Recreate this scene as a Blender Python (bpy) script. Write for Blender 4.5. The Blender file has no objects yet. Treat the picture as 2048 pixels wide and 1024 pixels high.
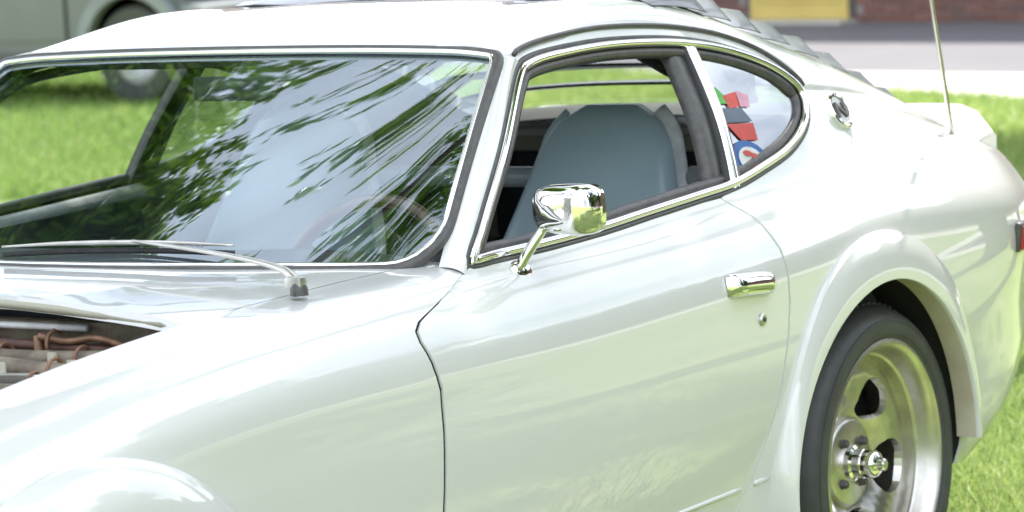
import bpy, bmesh, math, random
import numpy as np
from mathutils import Vector, Matrix
from mathutils.geometry import delaunay_2d_cdt

random.seed(7); RNG = np.random.default_rng(7)
scene = bpy.context.scene
COL = scene.collection
R = math.radians

# ------------------------------------------------------------------ camera
CAM = np.array([-3.716, -3.845, 1.544])
YAW, PITCH, ROLL, FPX = R(33.181), R(-6.585), R(-2.944), 6883.0
_F = np.array([math.cos(PITCH)*math.cos(YAW), math.cos(PITCH)*math.sin(YAW), math.sin(PITCH)])
_R = np.array([math.sin(YAW), -math.cos(YAW), 0]); _U = np.cross(_R, _F)
_R2 = math.cos(ROLL)*_R+math.sin(ROLL)*_U; _U2 = -math.sin(ROLL)*_R+math.cos(ROLL)*_U
cam = bpy.data.cameras.new('camera'); camo = bpy.data.objects.new('camera', cam); COL.objects.link(camo)
cam.sensor_width = 36; cam.lens = FPX/2048*36; cam.clip_end = 2000; cam.clip_start = 0.05
cam.dof.use_dof = True; cam.dof.focus_distance = 5.9; cam.dof.aperture_fstop = 7.0
M = Matrix(((_R2[0], _U2[0], -_F[0]), (_R2[1], _U2[1], -_F[1]), (_R2[2], _U2[2], -_F[2]))).to_4x4()
M.translation = Vector(CAM); camo.matrix_world = M
scene.camera = camo

# ------------------------------------------------------------------ sky, sun, exposure
SUN_EL, SUN_AZ = R(60), R(22)          # azimuth measured from +x towards +y
world = bpy.data.worlds.new('World'); scene.world = world; world.use_nodes = True
nt = world.node_tree; bg = nt.nodes['Background']
sky = nt.nodes.new('ShaderNodeTexSky'); sky.sky_type = 'NISHITA'; sky.sun_disc = False
sky.sun_elevation = SUN_EL; sky.sun_rotation = math.pi/2-SUN_AZ
sky.air_density = 1.0; sky.dust_density = 2.5; sky.ozone_density = 1.0
# broken bright cloud spread evenly over the whole sky
wtc = nt.nodes.new('ShaderNodeTexCoord'); wn = nt.nodes.new('ShaderNodeTexNoise'); wn.inputs['Scale'].default_value = 2.6; wn.inputs['Detail'].default_value = 7; wn.inputs['Roughness'].default_value = .55
wr = nt.nodes.new('ShaderNodeValToRGB'); wr.color_ramp.elements[0].position = .36; wr.color_ramp.elements[1].position = .56
wm = nt.nodes.new('ShaderNodeMixRGB'); wm.inputs[2].default_value = (11.9, 12.8, 14.1, 1)
nt.links.new(wtc.outputs['Generated'], wn.inputs['Vector']); nt.links.new(wn.outputs['Fac'], wr.inputs[0]); nt.links.new(wr.outputs[0], wm.inputs[0]); nt.links.new(sky.outputs[0], wm.inputs[1])
nt.links.new(wm.outputs[0], bg.inputs[0]); bg.inputs[1].default_value = 0.10
sun = bpy.data.lights.new('sun', 'SUN'); suno = bpy.data.objects.new('sun', sun); COL.objects.link(suno)
sun.energy = 5.0; sun.angle = R(0.55); sun.color = (1.0, .955, .88)
sd = Vector((math.cos(SUN_EL)*math.cos(SUN_AZ), math.cos(SUN_EL)*math.sin(SUN_AZ), math.sin(SUN_EL)))
suno.rotation_euler = sd.to_track_quat('Z', 'Y').to_euler(); suno.location = (20, 0, 30)
scene.view_settings.view_transform = 'Standard'; scene.view_settings.look = 'None'
scene.view_settings.gamma = 1; scene.view_settings.exposure = 1.08
scene.render.engine = 'CYCLES'
scene.cycles.max_bounces = 10; scene.cycles.transparent_max_bounces = 24

# ------------------------------------------------------------------ materials
MATS = {}
def new_mat(name):
    m = bpy.data.materials.new(name); m.use_nodes = True; MATS[name] = m
    return m, m.node_tree, m.node_tree.nodes['Principled BSDF']
def mat(name, col, rough=.5, metal=0, coat=0, coat_rough=.03, noise=None, bump=None, spec=.5, sheen=0):
    m, t, b = new_mat(name)
    b.inputs['Base Color'].default_value = (*col, 1); b.inputs['Roughness'].default_value = rough
    b.inputs['Metallic'].default_value = metal; b.inputs['Coat Weight'].default_value = coat
    b.inputs['Coat Roughness'].default_value = coat_rough; b.inputs['Specular IOR Level'].default_value = spec
    b.inputs['Sheen Weight'].default_value = sheen
    tc = t.nodes.new('ShaderNodeTexCoord')
    if noise:
        col2, scale, detail = noise
        n = t.nodes.new('ShaderNodeTexNoise'); n.inputs['Scale'].default_value = scale; n.inputs['Detail'].default_value = detail
        r = t.nodes.new('ShaderNodeValToRGB'); r.color_ramp.elements[0].position = .35; r.color_ramp.elements[1].position = .65
        r.color_ramp.elements[0].color = (*col, 1); r.color_ramp.elements[1].color = (*col2, 1)
        t.links.new(tc.outputs['Object'], n.inputs['Vector']); t.links.new(n.outputs['Fac'], r.inputs[0]); t.links.new(r.outputs[0], b.inputs['Base Color'])
    if bump:
        scale, strength, dist = bump
        n = t.nodes.new('ShaderNodeTexNoise'); n.inputs['Scale'].default_value = scale; n.inputs['Detail'].default_value = 4
        bp = t.nodes.new('ShaderNodeBump'); bp.inputs['Strength'].default_value = strength; bp.inputs['Distance'].default_value = dist
        t.links.new(tc.outputs['Object'], n.inputs['Vector']); t.links.new(n.outputs['Fac'], bp.inputs['Height']); t.links.new(bp.outputs[0], b.inputs['Normal'])
    return m
def glass_mat(name, tint, ior=1.62, gloss=(1, 1, 1)):
    m = bpy.data.materials.new(name); m.use_nodes = True; t = m.node_tree
    t.nodes.remove(t.nodes['Principled BSDF']); out = t.nodes['Material Output']
    tr = t.nodes.new('ShaderNodeBsdfTransparent'); tr.inputs[0].default_value = (*tint, 1)
    gl = t.nodes.new('ShaderNodeBsdfGlossy'); gl.inputs['Roughness'].default_value = .0; gl.inputs[0].default_value = (*gloss, 1)
    # two-sided Schlick reflectance (the same from inside and outside the pane)
    f0 = ((ior-1)/(ior+1))**2; ge = t.nodes.new('ShaderNodeNewGeometry')
    def mth(op, a, b=None):
        q = t.nodes.new('ShaderNodeMath'); q.operation = op
        for k, v in enumerate((a, b)):
            if v is None: continue
            if isinstance(v, (int, float)): q.inputs[k].default_value = v
            else: t.links.new(v, q.inputs[k])
        return q.outputs[0]
    dt = t.nodes.new('ShaderNodeVectorMath'); dt.operation = 'DOT_PRODUCT'
    t.links.new(ge.outputs['Incoming'], dt.inputs[0]); t.links.new(ge.outputs['Normal'], dt.inputs[1])
    fac = mth('ADD', mth('MULTIPLY', mth('POWER', mth('SUBTRACT', 1.0, mth('ABSOLUTE', dt.outputs['Value'])), 5.0), 1-f0), f0)
    tc = t.nodes.new('ShaderNodeTexCoord'); n = t.nodes.new('ShaderNodeTexNoise'); n.inputs['Scale'].default_value = 9
    bp = t.nodes.new('ShaderNodeBump'); bp.inputs['Strength'].default_value = .02; bp.inputs['Distance'].default_value = .006
    t.links.new(tc.outputs['Object'], n.inputs['Vector']); t.links.new(n.outputs['Fac'], bp.inputs['Height']); t.links.new(bp.outputs[0], gl.inputs['Normal'])
    mx = t.nodes.new('ShaderNodeMixShader')
    t.links.new(fac, mx.inputs[0]); t.links.new(tr.outputs[0], mx.inputs[1]); t.links.new(gl.outputs[0], mx.inputs[2])
    t.links.new(mx.outputs[0], out.inputs[0])
    return m

m_paint = mat('white_paint', (.715, .71, .675), .34, 0, 1.0, .012, noise=((.70, .70, .665), 3, 3), bump=(7, .035, .004))
m_paint.node_tree.nodes['Principled BSDF'].inputs['Coat IOR'].default_value = 1.72
m_paint_in = mat('bounce_lit_underside', (.62, .57, .44), .55, noise=((.52, .46, .34), 12, 4))  # beige light bounced from the grass, put into the flare's inner colour
m_chrome = mat('chrome', (.86, .85, .83), .06, 1, bump=(30, .03, .002))
m_polish = mat('polished_aluminium', (.66, .635, .59), .33, 1, bump=(40, .05, .002), noise=((.54, .515, .47), 25, 5))
m_alu = mat('cast_aluminium', (.60, .59, .56), .36, 1, bump=(300, .2, .0006))
m_rubber = mat('black_rubber', (.022, .022, .023), .55, noise=((.035, .035, .036), 40, 3))
m_tyre = mat('tyre_rubber', (.062, .064, .064), .5, noise=((.05, .05, .05), 30, 4), bump=(120, .15, .001))
m_trimdk = mat('dark_trim', (.06, .058, .056), .35, noise=((.09, .085, .08), 60, 3))
m_dark = mat('dark_interior', (.04, .044, .05), .7, noise=((.055, .06, .065), 20, 3))
m_shell = mat('underseal_and_gap_shade', (.012, .012, .012), .9, noise=((.02, .019, .018), 30, 3))  # underseal black, also painted on panel edges as shade in the gaps
m_seat = mat('blue_vinyl', (.32, .43, .465), .34, noise=((.36, .47, .50), 4, 3), bump=(220, .12, .001), coat=.5, coat_rough=.28)
m_seatedge = mat('pale_edge_and_sunlit_rim', (.74, .74, .72), .45, noise=((.48, .50, .50), 20, 2))  # pale flange colour, also paints the sunlit seat and ledge edges
m_grey_int = mat('grey_trim_panel', (.20, .215, .215), .6, noise=((.15, .165, .165), 9, 3))
m_cream = mat('cream_trim', (.46, .44, .34), .55, noise=((.40, .38, .29), 15, 3))
m_bar = mat('grey_tube_paint', (.30, .34, .36), .35, coat=.4, noise=((.26, .30, .32), 10, 2))
m_wood = mat('brown_wheel_rim', (.10, .05, .035), .35, coat=.5, noise=((.15, .075, .05), 40, 4))
m_louver = mat('grey_louver', (.05, .056, .066), .38, coat=.3, noise=((.095, .105, .12), 8, 2))
m_red = mat('red_lens', (.45, .012, .02), .15, coat=1, noise=((.38, .01, .015), 60, 2))
m_engine = mat('grey_engine_paint', (.32, .265, .195), .6, .1, noise=((.13, .105, .075), 22, 6), bump=(60, .3, .003))
m_hose = mat('black_hose', (.06, .05, .04), .5, noise=((.10, .08, .06), 30, 4))
m_copper = mat('copper_clamp', (.34, .19, .11), .5, .3, noise=((.18, .10, .06), 50, 4))
m_redhose = mat('red_silicone_hose', (.15, .07, .05), .55, noise=((.09, .045, .035), 30, 3))
m_glass = glass_mat('windscreen_glass', (.84, .90, .90), 2.75, (.78, .90, 1.0))
m_glass2 = glass_mat('side_glass', (.55, .61, .66), 4.2)
m_glass3 = glass_mat('hatch_glass', (.92, .95, .94), 1.45)

RW = 1.035      # the passenger half of the body measures slightly wider in the picture
def SG(sgn): return np.array([1, sgn if sgn > 0 else -RW, 1.])
# ------------------------------------------------------------------ object helpers
def mesh_obj(name, verts, faces, material, parent=None, smooth=True, normals=None, mats=None, midx=None):
    me = bpy.data.meshes.new(name)
    me.from_pydata([tuple(map(float, v)) for v in verts], [], faces)
    for mm in (mats or [material]): me.materials.append(mm)
    if midx is not None: me.polygons.foreach_set('material_index', midx)
    me.polygons.foreach_set('use_smooth', [smooth]*len(me.polygons))
    if normals is not None: me.normals_split_custom_set_from_vertices([tuple(map(float, n)) for n in normals])
    me.update()
    o = bpy.data.objects.new(name, me); COL.objects.link(o)
    if parent is not None: o.parent = parent
    return o
def bm_obj(name, bm, material, parent=None, smooth=False, bevel=0, angle=35):
    if bevel:
        bmesh.ops.bevel(bm, geom=[e for e in bm.edges if e.is_manifold and e.calc_face_angle(0) > R(30)], offset=bevel, segments=2, profile=.6, affect='EDGES')
    me = bpy.data.meshes.new(name); bmesh.ops.recalc_face_normals(bm, faces=bm.faces); bm.to_mesh(me); bm.free()
    me.materials.append(material)
    if smooth:
        me.polygons.foreach_set('use_smooth', [True]*len(me.polygons)); me.set_sharp_from_angle(angle=R(angle))
    o = bpy.data.objects.new(name, me); COL.objects.link(o)
    if parent is not None: o.parent = parent
    return o
def empty(name, loc=(0, 0, 0), parent=None):
    o = bpy.data.objects.new(name, None); COL.objects.link(o); o.location = loc; o.empty_display_size = .2
    if parent is not None: o.parent = parent
    return o
def tag(o, label=None, cat=None, group=None, kind=None):
    if label: o['label'] = label
    if cat: o['category'] = cat
    if group: o['group'] = group
    if kind: o['kind'] = kind
    return o
def box(bm, lo, hi):
    r = bmesh.ops.create_cube(bm, size=1)
    for v in r['verts']:
        v.co = Vector([(lo[i]+hi[i])/2+v.co[i]*(hi[i]-lo[i]) for i in range(3)])
    return r['verts']
def resample(P, n, closed=False):
    P = np.asarray(P, float)
    if closed: P = np.vstack([P, P[:1]])
    d = np.r_[0, np.cumsum(np.linalg.norm(np.diff(P, axis=0), axis=1))]
    s = np.linspace(0, d[-1], n+(1 if closed else 0))
    Q = np.stack([np.interp(s, d, P[:, k]) for k in range(P.shape[1])], -1)
    return Q[:-1] if closed else Q
def catmull(P, n, closed=False):
    P = np.asarray(P, float); N = len(P); out = []
    segs = N if closed else N-1
    for i in range(segs):
        if closed: p0, p1, p2, p3 = P[(i-1) % N], P[i], P[(i+1) % N], P[(i+2) % N]
        else:
            p1, p2 = P[i], P[i+1]; p0 = P[i-1] if i > 0 else 2*p1-p2; p3 = P[i+2] if i+2 < N else 2*p2-p1
        for k in range(n):
            t = k/n
            out.append(.5*((2*p1)+(-p0+p2)*t+(2*p0-5*p1+4*p2-p3)*t*t+(-p0+3*p1-3*p2+p3)*t**3))
    if not closed: out.append(P[-1])
    return np.array(out)
def tube_data(P, rad, n=8, closed=False, up=(0, 0, 1), flat=(1, 1), caps=True):
    P = np.asarray(P, float); N = len(P); V = []; Fc = []
    rad = np.full(N, rad) if np.isscalar(rad) else np.asarray(rad)
    prev = None
    for i in range(N):
        if closed: t = P[(i+1) % N]-P[i-1]
        else: t = P[min(i+1, N-1)]-P[max(i-1, 0)]
        t = t/np.linalg.norm(t)
        a = np.cross(t, up) if prev is None else prev-np.dot(prev, t)*t
        if np.linalg.norm(a) < 1e-6: a = np.cross(t, (1, 0, 0))
        a = a/np.linalg.norm(a); b = np.cross(t, a); prev = a
        for k in range(n):
            th = 2*math.pi*k/n
            V.append(P[i]+rad[i]*(flat[0]*math.cos(th)*a+flat[1]*math.sin(th)*b))
    for i in range(N if closed else N-1):
        j = (i+1) % N
        for k in range(n):
            l = (k+1) % n
            Fc.append((i*n+k, i*n+l, j*n+l, j*n+k))
    if not closed and caps:
        Fc.append(tuple(range(n))[::-1]); Fc.append(tuple((N-1)*n+k for k in range(n)))
    return V, Fc
def tube(name, P, rad, material, parent=None, **kw):
    V, Fc = tube_data(P, rad, **kw)
    return mesh_obj(name, V, Fc, material, parent)
def lathe(name, prof, material, parent=None, n=48, axis='y', center=(0, 0, 0), sgn=1, closed_prof=False):
    """prof: (r, h) pairs, h along outward axis"""
    V = []; Fc = []; m = len(prof)
    for k in range(n):
        th = 2*math.pi*k/n
        for (r, h) in prof: V.append((center[0]+r*math.cos(th), center[1]+sgn*h, center[2]+r*math.sin(th)))
    for k in range(n):
        l = (k+1) % n
        for i in range(m if closed_prof else m-1):
            j = (i+1) % m
            Fc.append((k*m+i, k*m+j, l*m+j, l*m+i))
    o = mesh_obj(name, V, Fc, material, parent)
    bm = bmesh.new(); bm.from_mesh(o.data); bmesh.ops.remove_doubles(bm, verts=bm.verts, dist=1e-6)
    bmesh.ops.recalc_face_normals(bm, faces=bm.faces); bm.to_mesh(o.data); bm.free()
    o.data.polygons.foreach_set('use_smooth', [True]*len(o.data.polygons)); o.data.set_sharp_from_angle(angle=R(40))
    return o

# ------------------------------------------------------------------ body surface: lofted sections
def pchip(xs, ys):
    xs = np.asarray(xs, float); ys = np.asarray(ys, float)
    h = np.diff(xs); d = np.diff(ys)/h; m = np.zeros(len(xs))
    m[1:-1] = (d[:-1]*h[1:]+d[1:]*h[:-1])/(h[:-1]+h[1:])
    m[0] = d[0]; m[-1] = d[-1]
    def f(x):
        x = np.asarray(x, float); i = np.clip(np.searchsorted(xs, x)-1, 0, len(xs)-2)
        t = (x-xs[i])/h[i]
        return ((2*t**3-3*t**2+1)*ys[i]+(t**3-2*t**2+t)*h[i]*m[i]+(-2*t**3+3*t**2)*ys[i+1]+(t**3-t**2)*h[i]*m[i+1])
    return f
XS = [-.85, -.5, -.1, .3, .7, 1.1, 1.5, 1.9, 2.3, 2.65, 2.95, 3.2]
LOW = [
 ([.60, .64, .66, .67, .68, .68, .68, .68, .67, .68, .65, .58], [.30, .22, .19, .18, .18, .18, .18, .19, .20, .215, .29, .38]),
 ([.64, .70, .735, .74, .745, .75, .75, .745, .745, .757, .73, .655], [.36, .27, .24, .24, .24, .24, .24, .245, .25, .255, .335, .425]),
 ([.66, .735, .765, .77, .777, .782, .782, .777, .777, .787, .757, .68], [.43, .37, .36, .36, .365, .37, .375, .38, .42, .48, .535, .57]),
 ([.68, .755, .785, .79, .797, .803, .806, .805, .80, .80, .77, .695], [.50, .51, .52, .53, .53, .53, .535, .545, .575, .61, .64, .65]),
 ([.685, .758, .787, .792, .798, .803, .806, .805, .802, .80, .77, .697], [.56, .62, .65, .67, .675, .675, .68, .69, .70, .71, .72, .715]),
 ([.67, .745, .775, .782, .787, .79, .793, .792, .79, .785, .752, .677], [.61, .70, .75, .775, .78, .78, .787, .80, .815, .81, .80, .78]),
 ([.64, .71, .742, .752, .757, .758, .76, .758, .757, .75, .715, .64], [.65, .735, .793, .822, .832, .835, .845, .858, .875, .872, .858, .83]),
 ([.60, .66, .69, .70, .71, .712, .71, .708, .715, .70, .665, .60], [.67, .755, .82, .853, .868, .876, .885, .905, .925, .918, .898, .865])]
XU = [.85, 1.3, 1.65, 1.95, 2.3, 2.6, 2.85, 3.1, 3.25]
UPP = [
 ([.69, .692, .692, .69, .684, .672, .64, .60, .57], [.93, .935, .945, .955, .985, .965, .93, .885, .855]),
 ([.65, .65, .65, .65, .652, .645, .62, .58, .55], [1.05, 1.05, 1.05, 1.05, 1.05, 1.01, .955, .897, .863]),
 ([.585, .575, .557, .572, .618, .61, .595, .555, .53], [1.165, 1.18, 1.206, 1.187, 1.105, 1.045, .972, .905, .868]),
 ([.57, .557, .543, .55, .575, .575, .572, .535, .51], [1.192, 1.208, 1.243, 1.221, 1.145, 1.063, .98, .91, .871]),
 ([.54, .53, .515, .527, .534, .538, .548, .51, .49], [1.203, 1.217, 1.259, 1.242, 1.162, 1.075, .983, .913, .874]),
 ([.3]*9, [1.21, 1.215, 1.273, 1.262, 1.195, 1.105, 1.005, .923, .88]),
 ([0.]*9, [1.213, 1.217, 1.28, 1.27, 1.205, 1.115, 1.012, .926, .882])]
XF = [-.85, -.5, -.1, .3, .6, .98]
FRT = [
 ([.56, .597, .597, .60, .605, .65], [.68, .768, .833, .868, .879, .888]),
 ([.3]*6, [.70, .795, .855, .883, .893, .90]),
 ([0.]*6, [.71, .805, .863, .889, .898, .905])]
KN_R = np.array([0, .08, .2, .36, .50, .61, .67, .74, .79, .91, 1.05, 1.09, 1.13, 1.36, 1.66])
KN_F = np.array([0, .08, .2, .36, .50, .61, .67, .74, .84, 1.14, 1.44])
class Loft:
    def __init__(self, up, xu, kn):
        self.kn = kn
        self.fw = [pchip(XS, w) for w, z in LOW]+[pchip(xu, w) for w, z in up]
        self.fz = [pchip(XS, z) for w, z in LOW]+[pchip(xu, z) for w, z in up]
    def ev(self, x, s):
        x = np.asarray(x, float); s = np.asarray(s, float); kn = self.kn; n = len(kn)
        W = np.stack([f(x) for f in self.fw]); Z = np.stack([f(x) for f in self.fz])
        i = np.clip(np.searchsorted(kn, s, side='right')-1, 0, n-2); ar = np.arange(len(s))
        h = kn[i+1]-kn[i]; t = (s-kn[i])/h
        def slope(Y, j):
            jm = np.clip(j-1, 0, n-1); jp = np.clip(j+1, 0, n-1)
            a = (Y[j, ar]-Y[jm, ar])/np.maximum(kn[j]-kn[jm], 1e-9); b = (Y[jp, ar]-Y[j, ar])/np.maximum(kn[jp]-kn[j], 1e-9)
            h0 = kn[j]-kn[jm]; h1 = kn[jp]-kn[j]
            mm = (a*h1+b*h0)/np.maximum(h0+h1, 1e-9)
            mm = np.where(j == 0, b, mm)
            return np.where(j == n-1, 0*a+np.where(np.abs(Y[n-1, ar]) < 1e-9, a, 0), mm)
        def herm(Y):
            m0 = slope(Y, i); m1 = slope(Y, i+1)
            return (2*t**3-3*t**2+1)*Y[i, ar]+(t**3-2*t**2+t)*h*m0+(-2*t**3+3*t**2)*Y[i+1, ar]+(t**3-t**2)*h*m1
        return np.stack([x, -herm(W), herm(Z)], -1)
    def normal(self, x, s):
        e = 2e-3; smax = self.kn[-1]
        du = self.ev(x+e, s)-self.ev(x-e, s)
        dv = self.ev(x, np.minimum(s+e, smax))-self.ev(x, np.maximum(s-e, 0))
        n = np.cross(du, dv); n /= np.linalg.norm(n, axis=1)[:, None]+1e-12
        return n
    def s_of_z(self, x, z, smax=None):
        ss = np.linspace(0, smax or self.kn[-1], 400); P = self.ev(np.full(400, x), ss)
        return float(np.interp(z, np.maximum.accumulate(P[:, 2]), ss))
    def s_of_w(self, x, w, smin=.6):
        ss = np.linspace(self.kn[-1], smin, 400); P = self.ev(np.full(400, x), ss)
        return float(np.interp(w, np.maximum.accumulate(-P[:, 1]), ss))
RL = Loft(UPP, XU, KN_R); FL = Loft(FRT, XF, KN_F)

def pip(P, poly):
    P = np.asarray(P); poly = np.asarray(poly); x, y = P[:, 0], P[:, 1]; ins = np.zeros(len(P), bool)
    n = len(poly); j = n-1
    for i in range(n):
        xi, yi = poly[i]; xj, yj = poly[j]
        c = ((yi > y) != (yj > y)) & (x < (xj-xi)*(y-yi)/((yj-yi) if abs(yj-yi) > 1e-12 else 1e-12)+xi)
        ins ^= c; j = i
    return ins
def seg_dist(P, poly):
    poly = np.asarray(poly); A = poly; B = np.roll(poly, -1, axis=0); D = np.full(len(P), 1e9)
    for a, b in zip(A, B):
        ab = b-a; t = np.clip(((P-a)@ab)/(ab@ab+1e-12), 0, 1)
        D = np.minimum(D, np.linalg.norm(P-(a+t[:, None]*ab), axis=1))
    return D
def densify(poly, h):
    out = []
    for a, b in zip(poly, np.roll(poly, -1, axis=0)):
        k = max(1, int(math.ceil(np.linalg.norm(b-a)/h)))
        for q in range(k): out.append(a+(b-a)*q/k)
    return np.array(out)
def panel2d(outer, holes=(), h=.03):
    """triangulate a 2D region -> (pts, tris, boundary loops)"""
    outer = densify(np.asarray(outer, float), h); holes = [densify(np.asarray(q, float), h) for q in holes]
    lo, hi = outer.min(0), outer.max(0)
    g = np.stack(np.meshgrid(np.arange(lo[0]+h/2, hi[0], h), np.arange(lo[1]+h/2, hi[1], h)), -1).reshape(-1, 2)
    k = pip(g, outer) & (seg_dist(g, outer) > .45*h)
    for q in holes: k &= ~pip(g, q) & (seg_dist(g, q) > .45*h)
    g = g[k]
    pts = [outer]+holes+[g]; V = np.vstack(pts); E = []; o = 0
    for q in [outer]+holes:
        n = len(q); E += [(o+i, o+(i+1) % n) for i in range(n)]; o += n
    r = delaunay_2d_cdt([Vector(v) for v in V], E, [], 0, 1e-7)
    V2 = np.array([tuple(v) for v in r[0]]); T = [tuple(f) for f in r[2]]
    c = np.array([V2[list(f)].mean(0) for f in T])
    ok = pip(c, outer)
    for q in holes: ok &= ~pip(c, q)
    T = [f for f, b in zip(T, ok) if b]
    T2 = []
    for f in T:
        a, b, c_ = V2[f[0]], V2[f[1]], V2[f[2]]
        T2.append(f if (b[0]-a[0])*(c_[1]-a[1])-(b[1]-a[1])*(c_[0]-a[0]) > 0 else f[::-1])
    return V2, T2
def lift(V2, T, fev, fnorm, rim=.028, sides=(1,), rim_skip=None, material=None, name='panel', parent=None, inset=0.0, dark_rim=False):
    P = fev(V2[:, 0], V2[:, 1]); N = fnorm(V2[:, 0], V2[:, 1]); P = P-inset*N
    edges = {}
    for f in T:
        for a, b in ((f[0], f[1]), (f[1], f[2]), (f[2], f[0])):
            if (b, a) in edges: edges.pop((b, a))
            else: edges[(a, b)] = 1
    allV = []; allF = []; allN = []; mi = []
    for sgn in sides:
        f = SG(sgn)
        o = len(allV); Ps = P*f; Ns = N*f
        allV += list(Ps); allN += list(Ns)
        for t in T: allF.append(tuple(o+i for i in (t if sgn > 0 else t[::-1]))); mi.append(0)
        if rim:
            for (a, b) in edges:
                if rim_skip is not None and rim_skip(V2[a], V2[b]): continue
                ta = P[b]-P[a]; out = np.cross(ta, N[a]); out /= np.linalg.norm(out)+1e-12
                o2 = len(allV)
                # rounded rim: small roll then return, black where gap shade is painted in
                nn = (out*.8+N[a]*.2)*f; k = .0045 if dark_rim else rim
                for d0, d1, mm in ((0, k, 0), (k, rim, 1)):
                    if d1 <= d0: continue
                    q = [(P[a]-d0*N[a])*f, (P[b]-d0*N[b])*f, (P[b]-d1*N[b])*f, (P[a]-d1*N[a])*f]; o2 = len(allV)
                    allV += q; allN += [nn/np.linalg.norm(nn)]*4; mi.append(mm)
                    allF.append((o2+1, o2, o2+3, o2+2) if sgn > 0 else (o2, o2+1, o2+2, o2+3))
    return mesh_obj(name, allV, allF, material, parent, True, normals=allN, mats=[material, m_shell] if dark_rim and rim else None, midx=mi if dark_rim and rim else None)
def poly_side(L, pts, smax=1.2):
    """list of (x,z) -> (x,s)"""
    return [(x, L.s_of_z(x, z, smax)) for x, z in pts]
def arc(cx, cz, r, a0, a1, n):
    return [(cx+r*math.cos(R(a0+(a1-a0)*i/n)), cz+r*math.sin(R(a0+(a1-a0)*i/n))) for i in range(n+1)]

# ================================================================== THE CAR
car = empty('sports_car', (0, 0, 0))
tag(car, 'white two-door fastback coupe with wheel flares and rear louvers standing on the lawn', 'car')

WIN = [(.949, .884), (1.021, .95), (1.128, 1.039), (1.241, 1.123), (1.325, 1.177), (1.372, 1.194), (1.465, 1.203), (1.641, 1.207), (1.812, 1.200), (1.941, 1.187),
       (2.055, 1.165), (2.155, 1.132), (2.216, 1.096), (2.245, 1.064), (2.233, 1.026), (2.189, .99), (2.101, .955), (1.996, .932), (1.866, .911), (1.731, .903),
       (1.546, .894), (1.369, .885), (1.202, .881), (1.047, .880)]
WINC = catmull([(x, 0, z) for x, z in WIN], 4, closed=True)[:, [0, 2]]
ARCH_F, ARCH_R, ARCH_RAD = (-.13, .27), (2.240, .325), .395

# door gap lines (x,z)
GAPF = [(.93, .8785), (.905, .868), (.86, .857), (.79, .841), (.72, .824), (.700, .812), (.697, .795), (.708, .762), (.722, .715), (.722, .65), (.716, .56), (.710, .48), (.705, .40), (.70, .30)]
GAPR = [(1.795, .9005), (1.815, .885), (1.845, .845), (1.862, .80), (1.868, .75), (1.868, .70), (1.852, .64), (1.82, .55), (1.78, .46), (1.735, .385), (1.69, .345), (1.64, .31)]
g = .0052
belt = [(x, z) for x, z in [(1.795, .9005), (1.731, .899), (1.546, .890), (1.369, .881), (1.202, .877), (1.047, .876), (.949, .8785)]]
door_xz = [(x+g, z) for x, z in GAPF[::-1]] [:-1]+[(.949, .8785)]
door_poly = [(x+g, z) for x, z in GAPF[::-1]][:-1]+belt[::-1]+[(x-.0036, z) for x, z in GAPR[1:]]+[(1.60, .295), (.75, .285)]
# order: bottom-front up the front gap, along belt to rear, down rear gap, bottom
V2, T = panel2d(poly_side(RL, door_poly, .80), h=.03)
doors = []
for sgn in (1, -1):
    d = lift(V2, T, RL.ev, RL.normal, sides=(sgn,), material=m_paint, name='door', parent=car, dark_rim=True)
    doors.append(d)

# ---- body shell: roof, rails, sail panels, rear quarters, sills
S_C = KN_R[-1]
def hs(x, w): return RL.s_of_w(x, w, .8)
hatch_edge = [(1.90, KN_R[12]), (2.1, KN_R[12]), (2.3, KN_R[12]), (2.5, KN_R[12]), (2.7, KN_R[12]), (2.9, KN_R[12]), (3.03, KN_R[12])]
header = [(1.305, KN_R[14]), (1.307, KN_R[13]), (1.305, KN_R[12]), (1.303, KN_R[11]+.01)]
win_s = poly_side(RL, WINC, 1.07)
win_top = [(x, s) for (x, s), (xx, z) in zip(win_s, WINC)]
# outer boundary in (x,s), walked anticlockwise starting at door bottom rear
quarter_low = [(1.64+g, .31), (1.60, .27)]
bound = []
bound += [(x, RL.s_of_z(x, z, .8)) for x, z in [(.722, .279), (.722, .21)]]
arcp = arc(*ARCH_R, ARCH_RAD, 196, -10, 36)
bound += [(x, RL.s_of_z(x, max(z, .19), .8)) for x, z in [(1.60, .205)]]
bound += [(x, RL.s_of_z(x, max(z, .235), .8)) for x, z in arcp]
bound += [(2.72, .075), (2.82, .075), (2.95, .085), (3.12, .085), (3.21, .12), (3.215, .5), (3.17, .74), (3.12, 1.0), (3.03, KN_R[12])]
bound += hatch_edge[::-1][1:]+[(1.90, KN_R[14])]+header
# from header go down outside of A pillar to window top front, then window outline backwards over the top to the rear and down to belt rear, then door rear gap
top_idx = [i for i, (x, z) in enumerate(WINC)]
wc = np.array(win_s); wz = WINC
i0 = int(np.argmin(np.hypot(wz[:, 0]-1.335, wz[:, 1]-1.183))); i1 = int(np.argmin(np.hypot(wz[:, 0]-1.80, wz[:, 1]-.9065)))
bound += [(1.315, KN_R[10]+.006)]
bound += [tuple(wc[i]) for i in range(i0, i1)]
bound += [(x+.0036, RL.s_of_z(x, z, .8)) for x, z in GAPR]+[(1.58, RL.s_of_z(1.58, .285, .8))]
V2, T = panel2d(bound, h=.03)
shell = lift(V2, T, RL.ev, RL.normal, sides=(1, -1), material=m_paint, name='body_shell', parent=car, dark_rim=True,
             rim_skip=lambda a, b: a[1] > S_C-1e-4 and b[1] > S_C-1e-4)
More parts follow.
